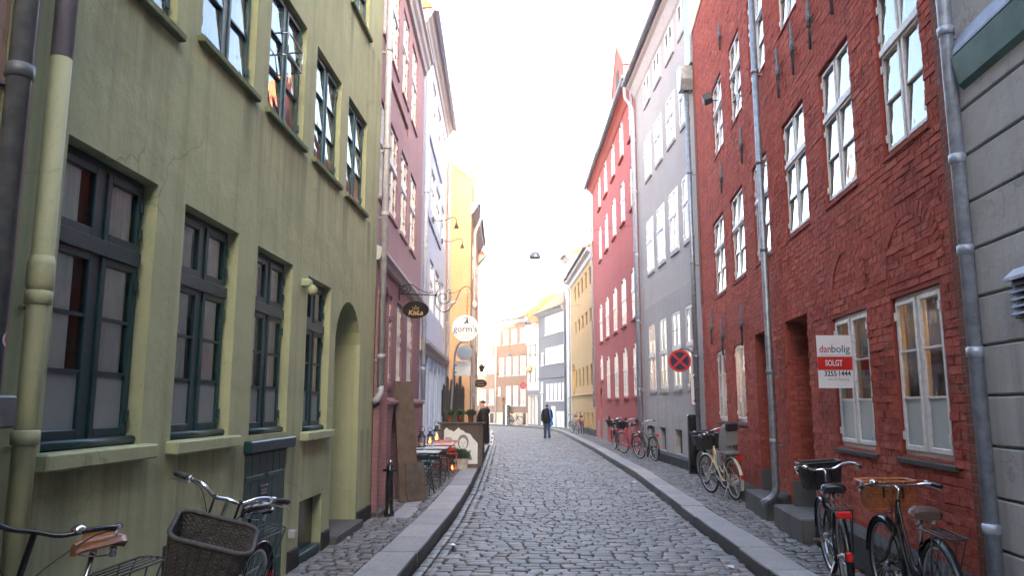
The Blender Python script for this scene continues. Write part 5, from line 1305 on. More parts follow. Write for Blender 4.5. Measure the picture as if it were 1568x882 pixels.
# estate agent's board standing out from the window
dr = MB(); sgn = thing('sold_sign', 'white estate agent board with red SOLGT band fixed to the brick house window', 'sign', (*RB.world(2.4, -.18, 0)[:2], 2.13), RB.rz + R(90) + R(0))
sgn.rotation_euler = (0, 0, R(-2.5))
b = MB(); b.cbox(-.175, .168, -.004, .004, -.265, .265, .0015); b.build('board', M['signwhite'], sgn)
b = MB(); b.box(-.175, .168, -.0052, .0052, -.085, .05); b.build('red_band', M['signred'], sgn)
def fit_text(o, x0, x1, f_=1):
    xs = [v.co.x for v in o.data.vertices]; k = (x1 - x0) / (max(xs) - min(xs)); o.scale[0] = k; o.location.x = f_ * (x0 - min(xs) * k)
for sd in (1, -1):
    yy = -.0062 * sd; rot = (R(90), 0, 0 if sd > 0 else R(180)); f_ = 1 if sd > 0 else -1
    fit_text(text('lettering', 'dan', .105, M['crimson'], sgn, (0, yy, .125), rot, 'LEFT', bold=.0006), -.15, -.036, f_)
    fit_text(text('lettering', 'bolig', .105, M['tealink'], sgn, (0, yy, .125), rot, 'LEFT', bold=.0006), -.031, .15, f_)
    fit_text(text('lettering', 'SOLGT', .085, M['signwhite'], sgn, (0, yy, -.017), rot, 'LEFT', bold=.0016), -.1, .07, f_)
    fit_text(text('lettering', '3255', .078, M['ink_navy'], sgn, (0, yy, -.122), rot, 'LEFT', bold=.0012), -.115, .005, f_); fit_text(text('lettering', '1444', .078, M['ink_navy'], sgn, (0, yy, -.122), rot, 'LEFT', bold=.0012), .03, .145, f_)
    fit_text(text('small_lettering', 'Holm & Hausberg', .04, M['greyink'], sgn, (0, yy, -.178), rot, 'LEFT'), -.085, .125, f_)
b = MB(); b.box(-.14, .155, -.0055, .0055, .061, .065); b.build('rule_line', M['greyink'], sgn)
b = MB(); b.tube([(.165, 0, .2), (.2, 0, .2)], .006, 6); b.tube([(.165, 0, -.2), (.2, 0, -.2)], .006, 6); b.build('mount', M['alu'], sgn)

# flood lamp on the red brick wall
X, Y, Z = RB.world(9.2, 0, 7.75); t = thing('flood_lamp', 'dark square flood lamp high on the red brick wall', 'flood lamp', (X, Y, Z), R(180) + R(-15))
b = MB(); b.tube([(-.02, 0, -.05), (.18, 0, -.05), (.2, 0, .05)], .015, 6); b.build('arm', M['black'], t)
b = MB(); b.cbox(.12, .36, -.19, .19, .0, .22, .015); b.xf(Matrix.Rotation(R(18), 4, 'Y')); b.build('housing', M['blackplastic'], t)
b = MB(); b.cbox(.362, .368, -.17, .17, .02, .2, .001); b.xf(Matrix.Rotation(R(18), 4, 'Y')); b.build('lens', M['blackplastic'], t); t.scale = (.7, .7, .7)

# street lamps hung on wires between the houses
for (x, y, z, r_, lb, xa, xb, za) in ((.8, 26, 6.75, .2, 'nearest and highest hanging street lamp over the street', -1.45, 4.22, 7.9), (.93, 45, 6.45, .19, 'hanging street lamp before the blue grey house roof', -3.2, 4.05, 7.6), (-.2, 56, 5.2, .18, 'farthest hanging street lamp low before the brick house', -6.6, 2.6, 6.6)):
    t = thing('hanging_street_lamp', lb, 'street lamp', (x, y, z), 0, 'bowl lamps hung over the street')
    b = MB(); b.lathe([(r_, 0), (r_ * 1.02, .02), (r_ * .95, r_ * .5), (r_ * .65, r_ * .95), (r_ * .2, r_ * 1.15), (r_ * .12, r_ * 1.5)], n=24, cap=False); b.build('lamp_shade', M['zincdark'], t)
    b = MB(); b.lathe([(r_ * .35, .02), (r_ * .4, .12), (.02, .2)], n=12); b.build('lamp_glass', M['whitelens'], t)
    b = MB(); zt = r_ * 1.5; b.tube([(0, 0, zt), (0, 0, zt + .5)], .008, 6); b.tube([(xa - x, 0, za - z), (0, 0, zt + .5), (xb - x, 0, za - z)], .006, 5); b.build('suspension_wire', M['iron'], t)
gl_ = thing('globe_lamp', 'yellow glass globe lamp on an arm of the narrow white house', 'wall lamp', (1.3, 57.6, 4.35)); b = MB(); b.lathe([(.03, .3), (.22, .2), (.26, 0), (.2, -.2), (.05, -.3)], n=14); b.build('globe', M['gold'], gl_); b = MB(); b.tube([(0, 0, .3), (0, 0, 1.1), (.8, .6, 1.15)], .02, 6); b.tube([(-.6, -.3, 1.1), (0, 0, 1.1)], .02, 6); b.build('arm', M['iron'], gl_)
wl = thing('wall_lantern', 'small dark lantern on the corner of the orange house', 'wall lamp', (-1.2, 30.5, 3.15)); b = MB(); b.lathe([(.05, -.16), (.12, .02), (.14, .05), (.04, .14), (.02, .18)], n=6); b.build('lantern_body', M['iron'], wl); b = MB(); b.tube([(0, 0, .16), (0, 0, .26), (-.25, 0, .26)], .012, 6); b.build('arm', M['iron'], wl)
# ------------------------------------------------------------------ bicycles
def spokes_mb(r, n=28):
    b = MB()
    for i in range(n):
        a_ = 2 * math.pi * i / n; o = .02 if i % 2 else -.02; a2 = a_ + (.5 if (i // 2) % 2 else -.5)
        b.tube([(.02 * math.cos(a2), o, .02 * math.sin(a2)), ((r - .03) * math.cos(a_), 0, (r - .03) * math.sin(a_))], .0014, 3, caps=False, smooth=False)
    b.tube([(0, -.05, 0), (0, .05, 0)], .016, 10); b.tube([(0, -.025, 0), (0, .025, 0)], .028, 10)
    return b
WR = .345
_tyre = MB().ring((0, 0, 0), WR - .02, .021, 'y', 44, 8).mesh('tyre', M['rubber'])
_rimb = MB().ring((0, 0, 0), WR - .044, .011, 'y', 44, 6); _rim = _rimb.mesh('rim', M['alu']); _rimk = _rimb.mesh('rim', M['blackplastic'])
_sp = spokes_mb(WR - .02).mesh('spokes', M['alu'])
def wicker(w0, d0, w1, d1, h, mat, rows=20, per=92, name='basket', parent=None, loc=(0, 0, 0), rot=(0, 0, 0)):
    """woven open basket, x = depth, y = width"""
    def path(t, u):
        W, D = w0 + (w1 - w0) * u, d0 + (d1 - d0) * u; c = .22 * min(W, D); pts = []
        per_ = 2 * (W + D - 4 * c) + 2 * math.pi * c; s = (t % 1) * per_
        segs = [(W - 2 * c, 0), (math.pi * c / 2, 1), (D - 2 * c, 0), (math.pi * c / 2, 1)] * 1
        segs = [('l', W - 2 * c), ('a', math.pi * c / 2), ('l', D - 2 * c), ('a', math.pi * c / 2), ('l', W - 2 * c), ('a', math.pi * c / 2), ('l', D - 2 * c), ('a', math.pi * c / 2)]
        p = Vector((-(W / 2 - c), -D / 2)); ang = 0
        for kd, L in segs:
            q = min(s, L)
            dr = Vector((math.cos(ang), math.sin(ang)))
            if kd == 'l':
                p2 = p + dr * q; nrm = Vector((dr.y, -dr.x))
                if s <= L: return p2, nrm
                p = p + dr * L
            else:
                nl = Vector((-dr.y, dr.x)); cen = p + nl * c; a1 = ang + q / c
                if s <= L: return cen + Vector((math.sin(a1), -math.cos(a1))) * c, Vector((math.sin(a1), -math.cos(a1)))
                ang += math.pi / 2; p = cen + Vector((math.sin(ang), -math.cos(ang))) * c
            s -= L
        return p, Vector((0, -1))
    b = MB(); rg = random.Random(int(w0 * 1000) + rows); st_ = h / rows
    for r_ in range(rows):
        u = (r_ + .5) / rows; pts = []
        for i in range(per):
            p, n_ = path(i / per, u); o = .0026 * (1 if (i + r_) % 2 else -1) + rg.uniform(-.001, .001); q = p + n_ * o
            pts.append((q.y, q.x, h * u + rg.uniform(-.0015, .0015)))
        b.tube(pts, st_ * .56, 4, closed=True, smooth=False)
    nW = per // 4
    for i in range(nW):
        t = i / nW; P = []
        for u in (0, .5, 1): p, n_ = path(t, u); p = p + n_ * .003; P.append((p.y, p.x, h * u))
        b.tube(P, .0062, 4, smooth=False)
    for u, r_ in ((1.0, .013), (0.0, .009)):
        b.tube([(path(i / per, u)[0].y, path(i / per, u)[0].x, h * u) for i in range(per)], r_, 6, closed=True)
    b.box(-d0 / 2 + .01, d0 / 2 - .01, -w0 / 2 + .01, w0 / 2 - .01, -.004, .006)
    ob = b.build(name, mat, parent, loc, rot); return ob
def bicycle(label, rear, front, frame, lean=0, steer=0, basket=None, far=False, grip='blackplastic', saddle='black', bars='chrome', fender=None, rack=True, seat=None, bar_h=1.08, sad_h=.96, sheen=None, style='step', light=True, wheel_dark=False, crossbasket=None, cat='bicycle', bar_shape='swept', bar_w=1.0, rearlight=True, mudtip=None, rot=None):
    rear = Vector(rear); front = Vector(front); d = front - rear; rz = math.atan2(d.y, d.x)
    t = thing('bicycle', label, cat, (rear.x, rear.y, PZ), rz, 'bicycles parked along the street', lean)
    t.rotation_euler = (lean, 0, rz)
    fm = M[frame]; WB = 1.08; r = WR
    fen = M[fender] if fender else fm
    def wheel(x, par, steerang=0):
        w = link('wheel', _tyre, par, (x, 0, r), None); link('rim', _rimk if wheel_dark else _rim, w); link('spokes', _sp, w); return w
    wheel(0, t)
    # steering assembly: parts rotated about the head axis by giving them the same pivot
    head_b = Vector((.80, 0, .66)); head_t = Vector((.735, 0, .86)); ax = (head_t - head_b).normalized()
    SM = Matrix.Translation(head_b) @ Matrix.Rotation(steer, 4, ax) @ Matrix.Translation(-head_b)
    def sb(b, nm, mat, par=None):
        b.xf(SM); return b.build(nm, mat, par or t)
    wl = wheel(0, t); wl.matrix_local = SM @ Matrix.Translation((WB, 0, r))
    # frame
    b = MB(); BB = Vector((.43, 0, .29)); ST = Vector((.315, 0, .62)); n8 = 8 if not far else 6
    b.tube([tuple(BB), tuple(ST)], .0155, n8); b.tube([tuple(head_b - ax * .02), tuple(head_t)], .019, n8)
    if style == 'step':
        b.tube(smooth_path([tuple(head_b + ax * .03), (.70, 0, .5), (.57, 0, .34), tuple(BB)], 5), .0165, n8)
        b.tube(smooth_path([tuple(head_t - ax * .04), (.62, 0, .6), (.5, 0, .44), (.385, 0, .42)], 5), .0135, n8)
    else:
        b.tube([tuple(head_b + ax * .03), tuple(BB)], .0165, n8); b.tube([tuple(head_t - ax * .04), tuple(ST - Vector((0, 0, .03)))], .014, n8)
    for s in (-1, 1):
        b.tube([(.43, s * .035, .29), (.25, s * .05, .3), (0, s * .06, r)], .009, 6); b.tube([(.33, s * .02, .58), (.2, s * .05, .5), (0, s * .06, r)], .008, 6)
    b.tube([(.43, -.04, .29), (.43, .04, .29)], .022, 10)
    b.build('frame', fm, t)
    b = MB()
    b.tube([tuple(head_b - ax * .02), tuple(head_b - ax * .06)], .022, 8)
    for s in (-1, 1): b.tube(smooth_path([tuple(head_b - ax * .05 + Vector((0, s * .03, 0))), (.86, s * .05, .5), (.95, s * .055, .4), (WB, s * .055, r)], 4), .011, 6)
    sb(b, 'fork', fm)
    # mudguards
    for cx_, a0, a1, nm, st in ((0, 20, 205, 'mudguard', False), (WB, 5, 165, 'mudguard', True)):
        b = MB(); R0 = r + .025; n = 16; w_ = .028
        for k in range(n + 1):
            an = R(a0 + (a1 - a0) * k / n)
            for yy, dr in ((-w_, -.012), (-w_ * .5, 0), (w_ * .5, 0), (w_, -.012)): b.v.append((cx_ + (R0 + dr) * math.cos(an), yy, r + (R0 + dr) * math.sin(an)))
        for k in range(n):
            for q in range(3): b.face((k * 4 + q, k * 4 + q + 1, k * 4 + q + 5, k * 4 + q + 4), True)
        an = R(a0 + 60 if not st else a0 + 25)
        for s in (-1, 1): b.tube([(cx_, s * .055, r), (cx_ + R0 * math.cos(R(a1 - 25)), s * .03, r + R0 * math.sin(R(a1 - 25)))], .003, 4)
        o = sb(b, nm, fen) if st else b.build(nm, fen, t)
        if mudtip and not st:
            b = MB()
            for k in range(5):
                an = R(a1 - 28 + 28 * k / 4)
                for yy in (-.032, .032): b.v.append((cx_ + (R0 + .004) * math.cos(an), yy, r + (R0 + .004) * math.sin(an)))
            for k in range(4): b.face((k * 2, k * 2 + 1, k * 2 + 3, k * 2 + 2), True)
            b.build('mudguard_tip', M[mudtip], o)
    # drive train
    b = MB(); b.disc((.43, 0, .29), .085, .085, -.06, -.052, 24); b.build('chainring', M['blackplastic'] if frame != 'cream' else M['alu'], t)
    if not far or True:
        b = MB(); b.prism([(.53, .33), (.47, .39), (.36, .4), (-.02, .41), (-.05, .345), (-.02, .29), (.4, .195), (.5, .22)], -.075, -.064, 'y'); b.build('chain_guard', M['blackplastic'] if frame not in ('cream',) else M['cream'], t)
    ca = R(35)
    for s in (-1, 1):
        p = Vector((.43 + s * .17 * math.cos(ca), s * .085, .29 + s * .17 * math.sin(ca)))
        b = MB(); b.bar((.43, s * .085, .29), tuple(p), .014, .022); b.build('crank', M['alu'], t)
        b = MB(); b.cbox(p.x - .045, p.x + .045, min(p.y, p.y + s * .09), max(p.y, p.y + s * .09), p.z - .012, p.z + .012, .004); pd = b.build('pedal', M['blackplastic'], t)
        b = MB(); b.box(p.x - .048, p.x + .048, p.y + s * .03 - .012, p.y + s * .03 + .012, p.z - .005, p.z + .005); b.build('pedal_reflector', M['orangelens'], pd)
    # saddle
    b = MB(); sx = .315 - (sad_h - .62) * .3; b.tube([tuple(ST), (sx + .03, 0, sad_h - .06)], .0125, 8); b.build('seat_post', M['chrome'] if not far else M['alu'], t)
    b = MB(); prof = [(-.13, .085, .0), (-.12, .1, .02), (-.06, .1, .03), (0, .07, .018), (.06, .035, .012), (.12, .024, .01), (.15, .015, 0)]
    m = 9; base = 0
    for (x, w_, z_) in prof:
        for k in range(m):
            a_ = math.pi * k / (m - 1); b.v.append((sx + .03 + x, -w_ * math.cos(a_), sad_h + z_ - .035 + .045 * math.sin(a_) ** .6))
        for k in range(m): a_ = math.pi * k / (m - 1); b.v.append((sx + .03 + x, -w_ * .9 * math.cos(a_), sad_h + z_ - .045))
    for i in range(len(prof) - 1):
        for k in range(m - 1):
            p = i * 2 * m + k; q = (i + 1) * 2 * m + k; b.face((p, q, q + 1, p + 1), True); b.face((p + m, p + m + 1, q + m + 1, q + m), True)
        for k in (0, m - 1): p = i * 2 * m + k; q = (i + 1) * 2 * m + k; b.face((p, p + m, q + m, q))
    b.poly([b.v[k] for k in range(m)] + [b.v[m + k] for k in range(m)][::-1]); e_ = (len(prof) - 1) * 2 * m; b.poly([b.v[e_ + k] for k in range(m)] + [b.v[e_ + m + k] for k in range(m)][::-1])
    sd = b.build('saddle', M[saddle], t)
    b = MB(); 
    for s in (-1, 1):
        b.tube([(sx - .06, s * .06, sad_h - .04), (sx - .05, s * .05, sad_h - .075), (sx + .04, s * .025, sad_h - .07), (sx + .15, s * .015, sad_h - .04)], .005, 5)
        b.lathe([(.016, -.085), (.018, -.07), (.014, -.06), (.018, -.05), (.016, -.04)], (sx - .055, s * .05, sad_h), 8)
    b.build('saddle_springs', M['chrome'], sd)
    # stem and bars
    b = MB(); top = head_t + ax * max(.03, (bar_h - .05 - head_t.z) / ax.z); b.tube([tuple(head_t), tuple(top), tuple(top + Vector((.05, 0, .02)))], .013, 8); sb(b, 'stem', M[bars] if bars != 'black' else M['black'])
    c = top + Vector((.05, 0, .02)); bz = c.z
    hb = []
    if bar_shape == 'swept': half = [(0, 0, 0), (.005, .1, .0), (.0, .2, .035), (-.06, .28, .045), (-.16, .31, .03), (-.24, .315, .02)]
    elif bar_shape == 'wide': half = [(0, 0, 0), (.02, .07, .0), (.015, .15, .045), (-.03, .22, .055), (-.075, .28, .05), (-.12, .335, .045)]
    else: half = [(0, 0, 0), (.01, .12, .0), (.0, .22, .012), (-.04, .29, .01), (-.1, .32, .0)]
    half = [(x, y * bar_w, z_) for x, y, z_ in half]
    P = [(c.x + x, -y, bz + z_) for x, y, z_ in half[::-1]] + [(c.x + x, y, bz + z_) for x, y, z_ in half[1:]]
    b = MB(); b.tube(smooth_path(P, 5), .0115, 8); hbo = sb(b, 'handlebar', M[bars])
    for s in (-1, 1):
        e1, e2 = half[-1], half[-2]; q1 = Vector((c.x + e1[0] - .01, s * e1[1], bz + e1[2])); q2 = q1 + (Vector((c.x + e2[0], s * e2[1], bz + e2[2])) - q1).normalized() * .12
        b = MB(); b.tube([tuple(q1), tuple(q1.lerp(q2, .1)), tuple(q2)], [.014, .0175, .016], 10); sb(b, 'grip', M[grip])
        if not far:
            b = MB(); q3 = q2 + (q2 - q1).normalized() * .02; dn = Vector((.035, 0, -.02)); b.tube(smooth_path([tuple(q3), tuple(q3 + dn), tuple(q1 + dn * 1.3), tuple(q1 + dn * 1.6)], 4), .005, 6); b.tube([tuple(q3 - (q2 - q1).normalized() * .015), tuple(q3 + (q2 - q1).normalized() * .015)], .017, 8); sb(b, 'brake_lever', M['alu'])
            b = MB(); b.tube(smooth_path([tuple(q3 + dn * .3), tuple(q3 + Vector((.14, -s * .1, -.03))), (head_t.x + .1, s * .03, .86), (head_b.x + .03, s * .02, .6)], 6), .0032, 5); sb(b, 'brake_cable', M['blackplastic'])
    if not far:
        b = MB(); b.lathe([(.03, 0), (.031, .012), (.022, .026), (.004, .032)], (c.x - .01, .16, bz + .02), 14); sb(b, 'bell', M['chrome'])
    if light:
        b = MB(); b.lathe([(.012, -.05), (.03, -.03), (.036, 0), (.036, .02)], n=12); b.xf(Matrix.Translation((.92, 0, .78)) @ Matrix.Rotation(R(90), 4, 'Y')); lo = sb(b, 'headlight', M['chrome'])
    if rack:
        b = MB(); zr = .755
        b.tube([(.22, -.05, zr - .02), (.1, -.075, zr), (-.3, -.075, zr), (-.33, -.04, zr), (-.33, .04, zr), (-.3, .075, zr), (.1, .075, zr), (.22, .05, zr - .02)], .006, 6)
        for y_ in (-.035, 0, .035): b.tube([(.16, y_, zr), (-.33, y_, zr)], .0045, 5)
        for s in (-1, 1): b.tube([(-.12, s * .075, zr), (-.02, s * .07, r)], .005, 5); b.tube([(-.27, s * .075, zr), (-.02, s * .07, r)], .005, 5)
        b.build('rack', M['blackplastic'] if frame != 'cream' else M['blackplastic'], t)
        if rearlight: b = MB(); b.cbox(-.36, -.34, -.055, .055, zr - .06, zr - .005, .006); b.build('rear_light', M['redlens'], t)
    b = MB(); b.cbox(-.02 - (r + .03) + 0, -(r + .02) + .02, -.022, .022, r + .03, r + .1, .006); b.build('reflector', M['redlens'], t)
    b = MB(); b.tube([(.05, .07, .3), (.06, .2, .0)], .007, 6); b.build('kickstand', M['alu'], t)
    if basket:
        mat, w0, d0, w1, d1, hh, rows = basket[:7]; tilt = basket[7] if len(basket) > 7 else 0
        ob = wicker(w0, d0, w1, d1, hh, M[mat], rows, 60 if far else 96, 'basket', t); ob.matrix_local = SM @ Matrix.Translation((c.x + .06 + d1 / 2 + (basket[8] if len(basket) > 8 else 0), 0, bz - hh - .0 + (basket[9] if len(basket) > 9 else 0))) @ Matrix.Rotation(tilt, 4, 'Y')
        if not far:
            for s in (-1, 1): b = MB(); b.tube(smooth_path([(c.x + .0, s * .07, bz + .013), (c.x + .05, s * .07, bz + .015), (c.x + .058, s * .07, bz - .05), (c.x + .06, s * .07, bz - .1)], 3), .007, 5); sb(b, 'basket_strap', M['black'])
    if seat:
        cs = MB()
        prof = [(0, .15, .13), (.05, .17, .16), (.2, .18, .17), (.38, .17, .15), (.5, .15, .12), (.58, .12, .09)]
        rows_ = []
        for z_, wy, dx_ in prof:
            back = -.17 - z_ * .18
            rows_.append([(back + dx_ * (1 - math.sin(math.pi * k / 12)) , -wy * math.cos(math.pi * k / 12), z_) for k in range(13)])
        for rw in rows_: cs.v += rw
        for i in range(len(rows_) - 1):
            for k in range(12): p = i * 13 + k; cs.face((p, p + 1, p + 14, p + 13), True)
        n0 = len(cs.v); cs.v += [(x + .03, y * .88, z_) for x, y, z_ in cs.v]
        for i in range(len(rows_) - 1):
            for k in range(12): p = n0 + i * 13 + k; cs.face((p, p + 13, p + 14, p + 1), True)
        for i in (0, len(rows_) - 1):
            for k in range(12): p = i * 13 + k; cs.face((p, p + 1, n0 + p + 1, n0 + p))
        cs.box(-.2, .12, -.13, .13, -.03, .01)
        seato = cs.build('child_seat', M['greyseat'], t, (.12, 0, .79)); seato.scale = (1, .92, .82)
        b = MB(); b.cbox(-.05, .03, -.12, .12, -.09, .09, .03); b.build('head_rest', M['blackplastic'], seato, (-.265, 0, .53), (0, R(-10), 0))
        b = MB(); b.cbox(-.004, .004, -.045, .045, -.02, .02, .002); b.build('seat_badge', M['tealink'], seato, (-.185, 0, .12), (0, R(-10), 0))
        for s in (-1, 1): b = MB(); b.cbox(.1, .17, s * .13 - .035, s * .13 + .035, -.28, .02, .015); b.build('foot_rest', M['greyseat'], seato)
        b = MB(); b.prism([(-.1, .12), (-.1, .17), (.1, .17), (.1, .12)], -.17, -.155, 'y') if False else b.cbox(-.008, .008, -.115, .115, .12, .42, .006); b.build('back_panel', M['greyseat'], seato, (-.185, 0, .02), (0, R(-10), 0))
    return t
bicycle('black bicycle with dark basket and red rear reflectors leaning by the brick wall ledge', (2.74, 6.5), (3.04, 7.53), 'black', R(-3), R(6), ('wickerblack', .3, .24, .38, .3, .24, 20, R(0), .02, .05), saddle='black', wheel_dark=False, bar_h=1.02, fender='black', sad_h=.88, style='step', bar_w=.85)
bicycle('black bicycle with tan wicker basket and white mudguard tip nearest on the right', (2.8, 5.2), (2.97, 6.26), 'black', R(0), R(4), ('wickertan', .32, .2, .39, .26, .21, 17, 0, .01, .02), saddle='shoe', fender='black', mudtip='whitelens', rearlight=False, bar_h=1.0, sad_h=.85, bar_w=.9, bar_shape='flat')
bicycle('cream bicycle with silver handlebars and dark grey wicker front basket by the green house', (-1.80, 5.2), (-1.86, 4.12), 'cream', R(-11), R(20), ('wickerdark', .3, .22, .42, .32, .34, 27, R(14), .02, -.1), saddle='black', fender='black', bar_h=1.1, sad_h=.96, bar_shape='wide', rearlight=False)
bicycle('black bicycle with brown leather saddle and brown grips at the left edge', (-2.02, 4.02), (-2.11, 2.95), 'black', R(-3), R(32), None, grip='browngrip', saddle='brownleather', bars='black', bar_h=1.09, sad_h=.94, rearlight=False)
bicycle('cream step through bicycle with grey child seat near the brick doorway', (3.74, 13.1), (3.62, 14.16), 'cream', R(-4), R(8), ('wickerblack', .34, .24, .42, .3, .24, 14), seat=True, fender='cream', bars='black', bar_h=1.08)
bicycle('mint green bicycle behind the cream one with silver handlebars', (4.02, 14.7), (3.92, 15.76), 'greenbike', R(-4), R(5), ('wickerblack', .34, .24, .42, .3, .24, 14), far=True, fender='black', style='diamond')
bicycle('black bicycle leaning on the grey house before its cellar window', (4.05, 22.0), (3.83, 23.05), 'black', R(-5), R(12), None, far=True, style='diamond')
bicycle('pink bicycle in front of the red plaster house', (3.95, 24.6), (3.72, 25.65), 'pinkbike', R(-4), R(16), ('wickerblack', .32, .22, .38, .28, .22, 12), far=True, fender='pinkbike')
bicycle('black bicycle with front basket beyond the pink one', (3.7, 27.0), (3.76, 28.05), 'black', R(-6), R(8), ('wickerblack', .32, .22, .4, .28, .22, 12), far=True)
bicycle('silver grey bicycle nearer the street by the yellow house', (3.62, 42.6), (3.42, 43.66), 'zinc', R(-4), R(10), None, far=True)
bicycle('dark blue bicycle against the yellow house wall', (3.85, 41.8), (3.8, 42.9), 'signblue', R(-5), R(4), None, far=True)
X, Y, Z = BRN.world(1.6, -.5, 0); X2, Y2, Z = BRN.world(.6, -.35, 0)
bicycle('distant black bicycle leaning on the brown brick house plinth', (X, Y), (X2, Y2), 'black', R(4), R(5), None, far=True)

# ------------------------------------------------------------------ people
def skin_mesh(name, V, Ed, rad, mat, parent, sub=2, root=0):
    me = bpy.data.meshes.new(name); me.from_pydata(V, Ed, []); o = bpy.data.objects.new(name, me); COL.objects.link(o)
    o.modifiers.new('s', 'SKIN')
    for i, r_ in enumerate(rad): sv = me.skin_vertices[0].data[i]; sv.radius = (r_, r_) if not hasattr(r_, '__len__') else r_; sv.use_root = (i == root)
    sm = o.modifiers.new('u', 'SUBSURF'); sm.levels = sub; sm.render_levels = sub
    dg = bpy.context.evaluated_depsgraph_get(); m2 = bpy.data.meshes.new_from_object(o.evaluated_get(dg)); bpy.data.objects.remove(o)
    m2.materials.clear(); m2.materials.append(mat); m2.polygons.foreach_set("use_smooth", [True] * len(m2.polygons))
    return link(name, m2, parent)
def chain(V, Ed, Rd, pts, rad, start=None):
    prev = start
    for p, r_ in zip(pts, rad):
        V.append(p); Rd.append(r_)
        if prev is not None: Ed.append((prev, len(V) - 1))
        prev = len(V) - 1
    return prev
def person(label, loc, rz, legs, arms, H=1.72):
    """x forward, y left; legs/arms: joint positions per side"""
    t = thing('person', label, 'person', loc, rz)
    k = H / 1.72; V, Ed, Rd = [], [], []
    hip = chain(V, Ed, Rd, [(0, 0, .93)], [(.125, .1)]); sp_ = chain(V, Ed, Rd, [(0, 0, 1.08), (.0, 0, 1.24), (-.005, 0, 1.38)], [(.12, .1), (.14, .11), (.13, .095)], hip)
    nk = chain(V, Ed, Rd, [(.0, 0, 1.46), (.012, 0, 1.51)], [.055, .052], sp_)
    hd = chain(V, Ed, Rd, [(.02, 0, 1.565), (.018, 0, 1.63), (.008, 0, 1.69)], [(.066, .08), (.072, .09), (.055, .07)], nk)
    chain(V, Ed, Rd, [(.085, 0, 1.545)], [.03], hd - 2); chain(V, Ed, Rd, [(.115, 0, 1.6)], [.013], hd - 1)
    for s in (-1, 1): chain(V, Ed, Rd, [(.01, s * .078, 1.605)], [.016], hd - 1)
    for s, L in zip((1, -1), legs): chain(V, Ed, Rd, [(0, s * .095, .9)] + L, [.085, .06, .042, .04, .03], hip)
    for s, A in zip((1, -1), arms):
        w = chain(V, Ed, Rd, [(0, s * .17, 1.4)] + A, [.058, .042, .028], sp_)
        a, b_ = Vector(A[-2]), Vector(A[-1]); d = (b_ - a).normalized()
        pm = chain(V, Ed, Rd, [tuple(b_ + d * .05)], [(.034, .02)], w)
        for j in range(4):
            o = Vector((.03 - .02 * j, 0, 0)); ln = (.07, .08, .075, .058)[j]
            chain(V, Ed, Rd, [tuple(b_ + d * .085 + o), tuple(b_ + d * (.085 + ln * .6) + o + Vector((.004, -s * .008, 0))), tuple(b_ + d * (.085 + ln) + o + Vector((.006, -s * .022, 0)))], [.009, .0085, .007], pm)
        chain(V, Ed, Rd, [tuple(b_ + d * .03 + Vector((.04, 0, 0))), tuple(b_ + d * .07 + Vector((.055, -s * .008, 0)))], [.01, .008], w)
    skin_mesh('body', [tuple(Vector(v) * k) for v in V], Ed, Rd, M['skin'], t, 2)
    for s in (-1, 1):
        b = MB(); b.lathe([(.002, -.009), (.008, -.005), (.009, 0), (.008, .005), (.002, .009)], (.098 * k, s * .033, 1.625 * k), 8); b.build('eye', M['black'], t)
    b = MB(); b.cbox(.098 * k, .106 * k, -.025, .025, 1.553 * k, 1.563 * k, .003); b.build('mouth', M['crimson'] if False else M['brownleather'], t)
    t.scale = (1, 1, 1); return t
def loft(b, rings, n=24, fold=0, seed=0):
    """elliptical rings (z, depth radius, width radius, x offset) joined into one skin; fold = cloth creases"""
    rg = random.Random(seed); ph = [rg.uniform(0, 6.28) for _ in range(6)]; base = len(b.v)
    for z, rx, ry, ox in rings:
        for k in range(n):
            a_ = 2 * math.pi * k / n; q = 1 + fold * (math.sin(3 * a_ + ph[0] + z * 9) + .6 * math.sin(5 * a_ + ph[1] - z * 14))
            b.v.append((ox + rx * q * math.cos(a_), ry * q * math.sin(a_), z))
    for i in range(len(rings) - 1):
        for k in range(n): b.face((base + i * n + k, base + i * n + (k + 1) % n, base + (i + 1) * n + (k + 1) % n, base + (i + 1) * n + k), True)
    b.face([base + k for k in range(n)][::-1]); b.face([base + (len(rings) - 1) * n + k for k in range(n)])
def dense(rings, m=5):
    P = smooth_path([(z, rx, ry) for z, rx, ry, _ in rings], m); O = smooth_path([(o, 0, 0) for _, _, _, o in rings], m); return [(p[0], p[1], p[2], o[0]) for p, o in zip(P, O)]
def sleeves(b, arms, r, puff=0):
    for s, A in zip((1, -1), arms):
        P = smooth_path([(0, s * .1, 1.4), (0, s * .175, 1.385), (A[0][0] * .5, s * (.175 + abs(A[0][1])) / 2 + s * .008, 1.27), A[0], tuple(Vector(A[0]).lerp(Vector(A[1]), .5)), tuple(Vector(A[0]).lerp(Vector(A[1]), .97))], 5); n = len(P)
        b.tube(P, [(r[0] + (r[1] - r[0]) * min(1, i / (n * .55)) + (r[2] - r[1]) * max(0, (i - n * .55) / (n * .45))) * (1 + puff * math.sin(i * 1.7) + .02 * math.sin(i * .9 + s)) for i in range(n)], 14)
